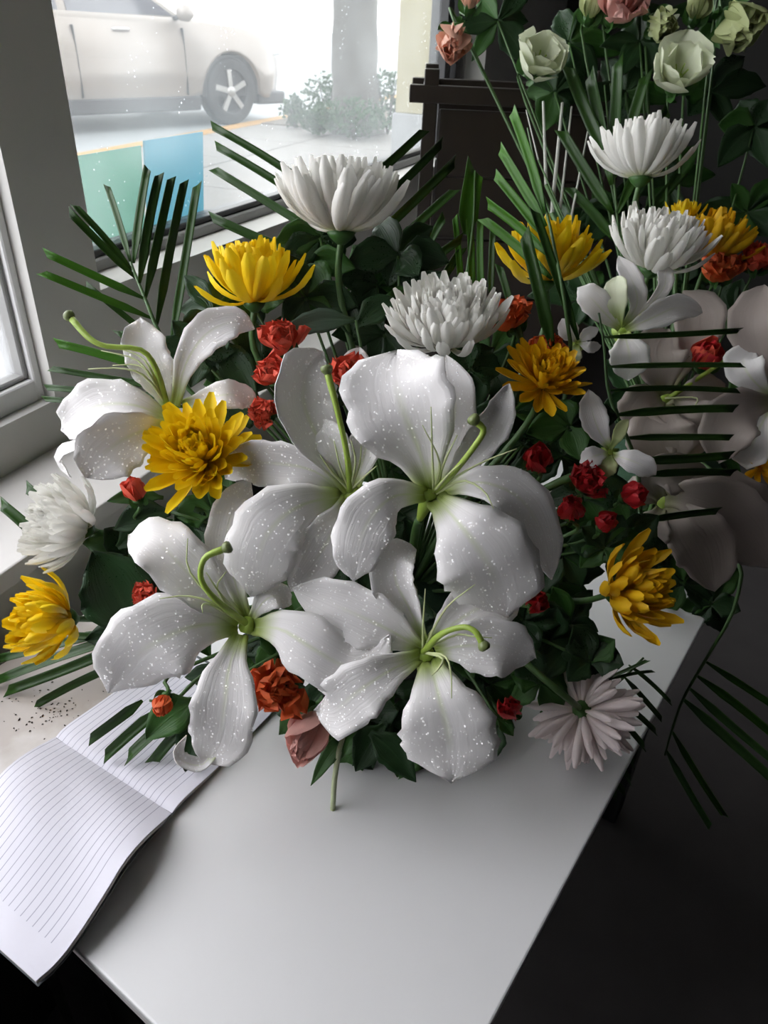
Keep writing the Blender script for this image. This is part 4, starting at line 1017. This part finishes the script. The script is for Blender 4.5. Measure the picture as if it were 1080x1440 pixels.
frond('palm frond standing upright behind the full white chrysanthemum', .90, [(668, 240, 0), (664, 330, 0), (640, 480, 0)], [
    (655, 330, 668, 232, 30, 0, 0, M_FRONDB), (650, 430, 640, 300, 10, 0, 0, M_FRONDB), (662, 430, 660, 300, 11, 0, 0, M_FRONDB), (678, 430, 676, 305, 11, 0, 0, M_FRONDB), (690, 420, 694, 320, 10), (640, 440, 560, 330, 13), (645, 455, 590, 370, 13), (560, 420, 625, 300, 14), (600, 430, 650, 345, 13)])
frond('palm frond with level leaflets reaching across the dusky lilies', .86, [(842, 440, 0), (850, 490, 0), (858, 560, 0), (895, 650, 0), (905, 740, 2)], [
    (848, 474, 1042, 460, 9, 0, 1), (851, 516, 1046, 509, 8, 0, 1), (854, 549, 1040, 545, 9, 0, 1), (862, 584, 1036, 570, 12, 0, 1), (876, 616, 1030, 611, 10, 0, 1), (892, 648, 1030, 636, 13, 0, 1), (900, 668, 1034, 660, 12, 0, 1), (905, 732, 1012, 714, 11, 0, 1)], base=FB2)
frond('palm frond with short cut leaflets over the open notebook', .755, [(210, 985, 0), (245, 985, 1), (320, 930, 4)], [
    (200, 985, 125, 1036, 17, 0, 0), (222, 998, 146, 1060, 17, 0, 0), (240, 1010, 178, 1062, 18, 0, 0), (262, 1018, 214, 1068, 17, 0, .5), (290, 1020, 276, 1088, 14, 1, 1)])
frond('palm frond reaching towards the wall below the tilted yellow chrysanthemum', .84, [(150, 890, 0), (200, 880, 1), (300, 860, 2)], [
    (168, 885, -10, 925, 14, 0, 2), (172, 896, -8, 955, 16, 0, 1), (178, 905, 8, 968, 16, 0, 0), (176, 930, 48, 988, 14, 0, -1), (190, 900, 95, 890, 12, 0, 0)])
frond('palm leaf tip poking out over the sill beyond the tilted white chrysanthemum', .83, [(80, 720, 0), (140, 750, 0), (260, 780, 0)], [
    (60, 760, 0, 704, 17, 0, 0), (85, 730, 36, 681, 16, 0, 0), (150, 770, 70, 690, 14)])
frond('palm frond lying across the table below the pinkish white chrysanthemum', .82, [(905, 925, 2), (868, 960, 1), (820, 985, 0), (750, 960, 0)], [
    (878, 952, 932, 1008, 8, 0, 0), (884, 935, 945, 985, 7, 1, 0), (870, 985, 924, 1026, 9, 0, 0), (858, 1000, 908, 1048, 10, 0, 0), (845, 1015, 893, 1072, 11, 0, 0), (825, 1020, 888, 1095, 11, 0, 0), (800, 1020, 880, 1112, 10, 0, -1), (760, 1000, 868, 1116, 12, 0, -1), (840, 960, 912, 925, 6), (800, 960, 862, 905, 7), (860, 955, 920, 940, 5)])
frond('bright palm frond drooping beyond the table edge in the dark', 1.00, [(935, 1062, 2), (944, 1030, 1), (962, 980, 0), (998, 918, -1), (1034, 850, -3), (1032, 770, -2)], [
    (961, 983, 1090, 1095, 14, 0, 4, M_FRONDL), (970, 968, 1095, 1072, 12, 0, 4, M_FRONDL), (980, 950, 1110, 1050, 12, 0, 4, M_FRONDB), (992, 930, 1120, 1010, 10, 0, 4, M_FRONDB), (937, 1055, 1000, 1160, 10, 2, 4, M_FRONDL), (945, 1028, 1020, 1145, 9, 2, 4, M_FRONDB)], base=FB2)
frond('dark palm frond filling the space behind the pale lisianthus', 1.16, [(850, 120, 0), (860, 220, 0), (880, 400, 0)], [
    (858, 230, 800, 90, 18), (860, 260, 830, 100, 18), (862, 230, 870, 80, 18), (864, 250, 910, 100, 18), (868, 300, 940, 150, 16), (870, 340, 960, 240, 16), (862, 300, 790, 180, 16), (866, 340, 800, 260, 14), (872, 380, 980, 320, 14)], base=FB2)

# ------------------------------------------------------------------ leaves
GLF = 'leaf sprigs in the lily bouquet'
sprig('broad dark wet leaf between the yellow chrysanthemum and the notebook-side lily', [(195, 905, 130, 775, 52, 1, 0), (200, 900, 120, 900, 26, 2, 1), (165, 770, 215, 745, 20, 2, 2)], .735, group=GLF)
sprig('grey-green arched leaf under the tall white chrysanthemum', [(500, 450, 388, 472, 17, 1, -1, M_LEAFGREY), (500, 460, 560, 420, 20, 2, 2), (500, 480, 470, 400, 22, 3, 3)], .745, group=GLF)
sprig('round green leaves under the small orange bud on the notebook', [(275, 985, 205, 1040, 30, 1, 0, M_LEAFG), (285, 1000, 260, 1085, 26, 1.5, .5)], .745, group=GLF)
sprig('narrow green leaf pointing down beside the salmon bud', [(492, 1030, 437, 1105, 12, 1, 1, M_LEAFG), (520, 1030, 585, 1100, 24, 2, 1), (540, 1020, 500, 1085, 26, 2.5, 2)], .725, group=GLF)
sprig('small serrated green leaf under the glossy red bud', [(700, 1010, 722, 1035, 11, 0, 0, M_LEAFG), (702, 1020, 690, 1072, 16, 1, 1)], .73, group=GLF)
sprig('dark leaves around the coral bud near the sill', [(240, 720, 160, 745, 24, 1, 0), (245, 715, 290, 770, 26, 2, 2), (230, 700, 150, 705, 13, 1, 0, M_LEAFG), (235, 730, 190, 790, 24, 1, 1)], .745, group=GLF)
sprig('dark pointed leaves behind the coral carnation column', [(360, 560, 300, 480, 26, 1, 1), (365, 540, 340, 440, 24, 2, 2), (355, 600, 300, 560, 24, 1, 1), (370, 520, 420, 440, 24, 2, 2)], .77, group=GLF)
sprig('white-edged guard leaf behind the red carnation of the straight style', [(498, 530, 506, 488, 20, 0, 0, M_LILY)], .735, group=GLF)
r2 = random.Random(5)
NEAR = [(480, 300, 'the tall white chrysanthemum'), (354, 400, 'the yellow chrysanthemum over the coral carnations'), (630, 450, 'the full white chrysanthemum'), (285, 640, 'the open yellow chrysanthemum'), (385, 530, 'the coral carnation column'),
    (766, 530, 'the deep yellow chrysanthemum'), (820, 690, 'the dark red carnations'), (885, 830, 'the yellow chrysanthemum at the table edge'), (820, 1000, 'the pinkish white chrysanthemum'), (600, 920, 'the lowest lily'), (345, 880, 'the lily over the notebook'),
    (492, 690, 'the lily with the straight style'), (606, 690, 'the largest lily'), (232, 560, 'the side-on lily'), (90, 740, 'the tilted white chrysanthemum'), (68, 870, 'the tilted yellow chrysanthemum'), (434, 1030, 'the salmon bud'), (392, 966, 'the red-orange carnation'),
    (190, 690, 'the coral bud by the sill'), (717, 1000, 'the glossy red bud'), (760, 80, 'the lisianthus above the reeds'), (957, 98, 'the lisianthus with green stamens'), (868, 6, 'the ruffled salmon rose'), (638, 56, 'the nodding peach bud'), (1038, 36, 'the large loose pale bud'),
    (905, 215, 'the uppermost white chrysanthemum'), (926, 345, 'the dense white chrysanthemum'), (1010, 350, 'the orange-yellow chrysanthemum'), (872, 450, 'the half-open lily'), (935, 555, 'the shaded dusky lily'), (950, 710, 'the large drooping dusky lily'), (770, 362, 'the bright yellow chrysanthemum'), (1085, 560, 'the dusky lily at the red rose'), (798, 230, 'the pale reeds')]
def near(x, y): return min(NEAR, key=lambda q: (q[0]-x)**2+(q[1]-y)**2)[2]
fill = [(300, 440), (430, 420), (560, 360), (590, 420), (690, 500), (720, 580), (800, 600), (820, 700), (790, 780), (770, 900), (690, 960), (560, 860), (460, 850), (420, 740), (300, 720), (250, 770), (180, 780), (240, 830), (400, 930), (480, 1000), (660, 520), (540, 470), (430, 560), (330, 540), (520, 1010), (610, 1010), (740, 740), (350, 420), (280, 500), (755, 590), (735, 625), (880, 775), (800, 880), (830, 930), (760, 960), (330, 960), (390, 910), (430, 1000), (255, 870), (430, 370), (530, 400), (450, 335), (600, 960), (650, 1010), (700, 900), (580, 1050), (500, 1050), (790, 640), (850, 770), (530, 780), (560, 725), (520, 740), (640, 900), (551, 661), (676, 705), (784, 819), (734, 872), (398, 819)]
for (x, y) in fill:
    lv = []
    for k in range(6):
        a = k*1.047+r2.uniform(-.3, .3); L = r2.uniform(42, 75)
        lv.append((x, y, x+math.cos(a)*L, y-math.sin(a)*L*.9, r2.uniform(15, 26), 0, r2.uniform(-2, 3), r2.choice((M_LEAF, M_LEAF, M_LEAFG))))
    sprig('dark green leafy sprig tucked in behind '+near(x, y), lv, r2.uniform(.765, .80) if y > 850 else r2.uniform(.765, .82), group='filler sprigs deep in the lily bouquet')
fill2 = [(800, 330), (860, 300), (820, 420), (900, 420), (960, 400), (1030, 440), (1050, 300), (880, 130), (800, 60), (900, 60), (1000, 130), (940, 260), (1060, 180), (700, 30), (1000, 640), (890, 560), (1060, 590), (850, 660), (780, 130), (1010, 30), (960, 820), (900, 790), (885, 740), (1000, 850), (940, 770)]
for (x, y) in fill2:
    lv = []
    for k in range(6):
        a = k*1.047+r2.uniform(-.3, .3); L = r2.uniform(42, 80)
        lv.append((x, y, x+math.cos(a)*L, y-math.sin(a)*L*.9, r2.uniform(12, 22), 0, r2.uniform(-2, 3), r2.choice((M_LEAF, M_LEAF, M_LEAFG))))
    sprig('dark green sprig of the back bouquet behind '+near(x, y), lv, r2.uniform(1.17, 1.24) if y < 700 else 1.0, base=FB2, group='filler sprigs in the back bouquet')

# pale reeds and a loose stem end
for k, (x0, y0, x1, y1, w) in enumerate(((740, 155, 757, 225, 1.2), (764, 143, 768, 260, 2.6), (791, 145, 776, 300, 3.0), (804, 150, 786, 310, 2.0), (832, 158, 802, 312, 1.7))):
    a, b = at(x0, y0, 1.2), at(x1, y1, 1.15)
    rt = thing('reed', FB2, 'thin pale reed standing behind the bright yellow chrysanthemum', 'reed', 'pale reeds')
    part('blade', tube([a, b], [px2m(w*.7, 1.2), px2m(w, 1.2)], 5, 6), M_REED, rt)
    part('stem', tube([b, b.lerp(FB2, .5), FB2], [px2m(w, 1.2), .0015, .0018], 8, 6), M_STEM, rt)
rt = thing('cut_stem', onz(468, 1138, TZ), 'pale cut stem end touching the white table under the salmon bud', 'stem')
part('shaft', tube([onz(468, 1138, TZ)+V((0, 0, .001)), at(472, 1085, .735), at(486, 1030, .74), at(530, 960, .80)], [.0026, .0028, .003], 12, 8), M_STEMP, rt)
part('cut_face', lathe(onz(468, 1138, TZ)+V((0, 0, .0005)), [(.0027, 0), (.0027, .001), (.001, .0014)], 8), M_FIL, rt)

# ------------------------------------------------------------------ dark wooden stand behind the bouquets
sd = 1.30
s0 = at(608, 97, sd)
st = thing('wooden_stand', V((s0.x, s0.y, 0)), 'dark brown wooden stand with a jutting crossbar by the window', 'stand')
wx = (WD*.35+V((WD.y, -WD.x, 0))*.94).normalized(); wy = V((-wx.y, wx.x, 0))
h0 = s0.z; wdt = .34; pw_ = .026; dep = .22
for (i, j) in ((0, 0), (1, 0), (0, 1), (1, 1)):
    b = V((s0.x, s0.y, 0))+wx*(i*wdt-pw_/2)+wy*(j*dep)
    bevel(part('post', box(b, wx*pw_, wy*pw_, ZU*h0), M_WOOD, st, sm=False), .002)
zc = at(600, 134, sd).z
for j in (0, 1):
    bevel(part('crossbar', box(V((s0.x, s0.y, zc-.014))+wx*(-.038)+wy*(j*dep-.003), wx*(wdt+.076), wy*.028, ZU*.028), M_WOOD, st, sm=False), .002)
for i in (0, 1):
    bevel(part('crossbar', box(V((s0.x, s0.y, zc-.014))+wx*(i*wdt-.014)+wy*.03, wx*.028, wy*(dep-.03), ZU*.028), M_WOOD, st, sm=False), .002)
for k in range(5):
    bevel(part('plank', box(V((s0.x, s0.y, zc-.02-(k+1)*.112))+wx*.018+wy*.008, wx*(wdt-.036), wy*.016, ZU*.109), M_WOOD, st, sm=False), .002)
    bevel(part('plank', box(V((s0.x, s0.y, zc-.02-(k+1)*.112))+wx*.018+wy*(dep+.006), wx*(wdt-.036), wy*.016, ZU*.109), M_WOOD, st, sm=False), .002)
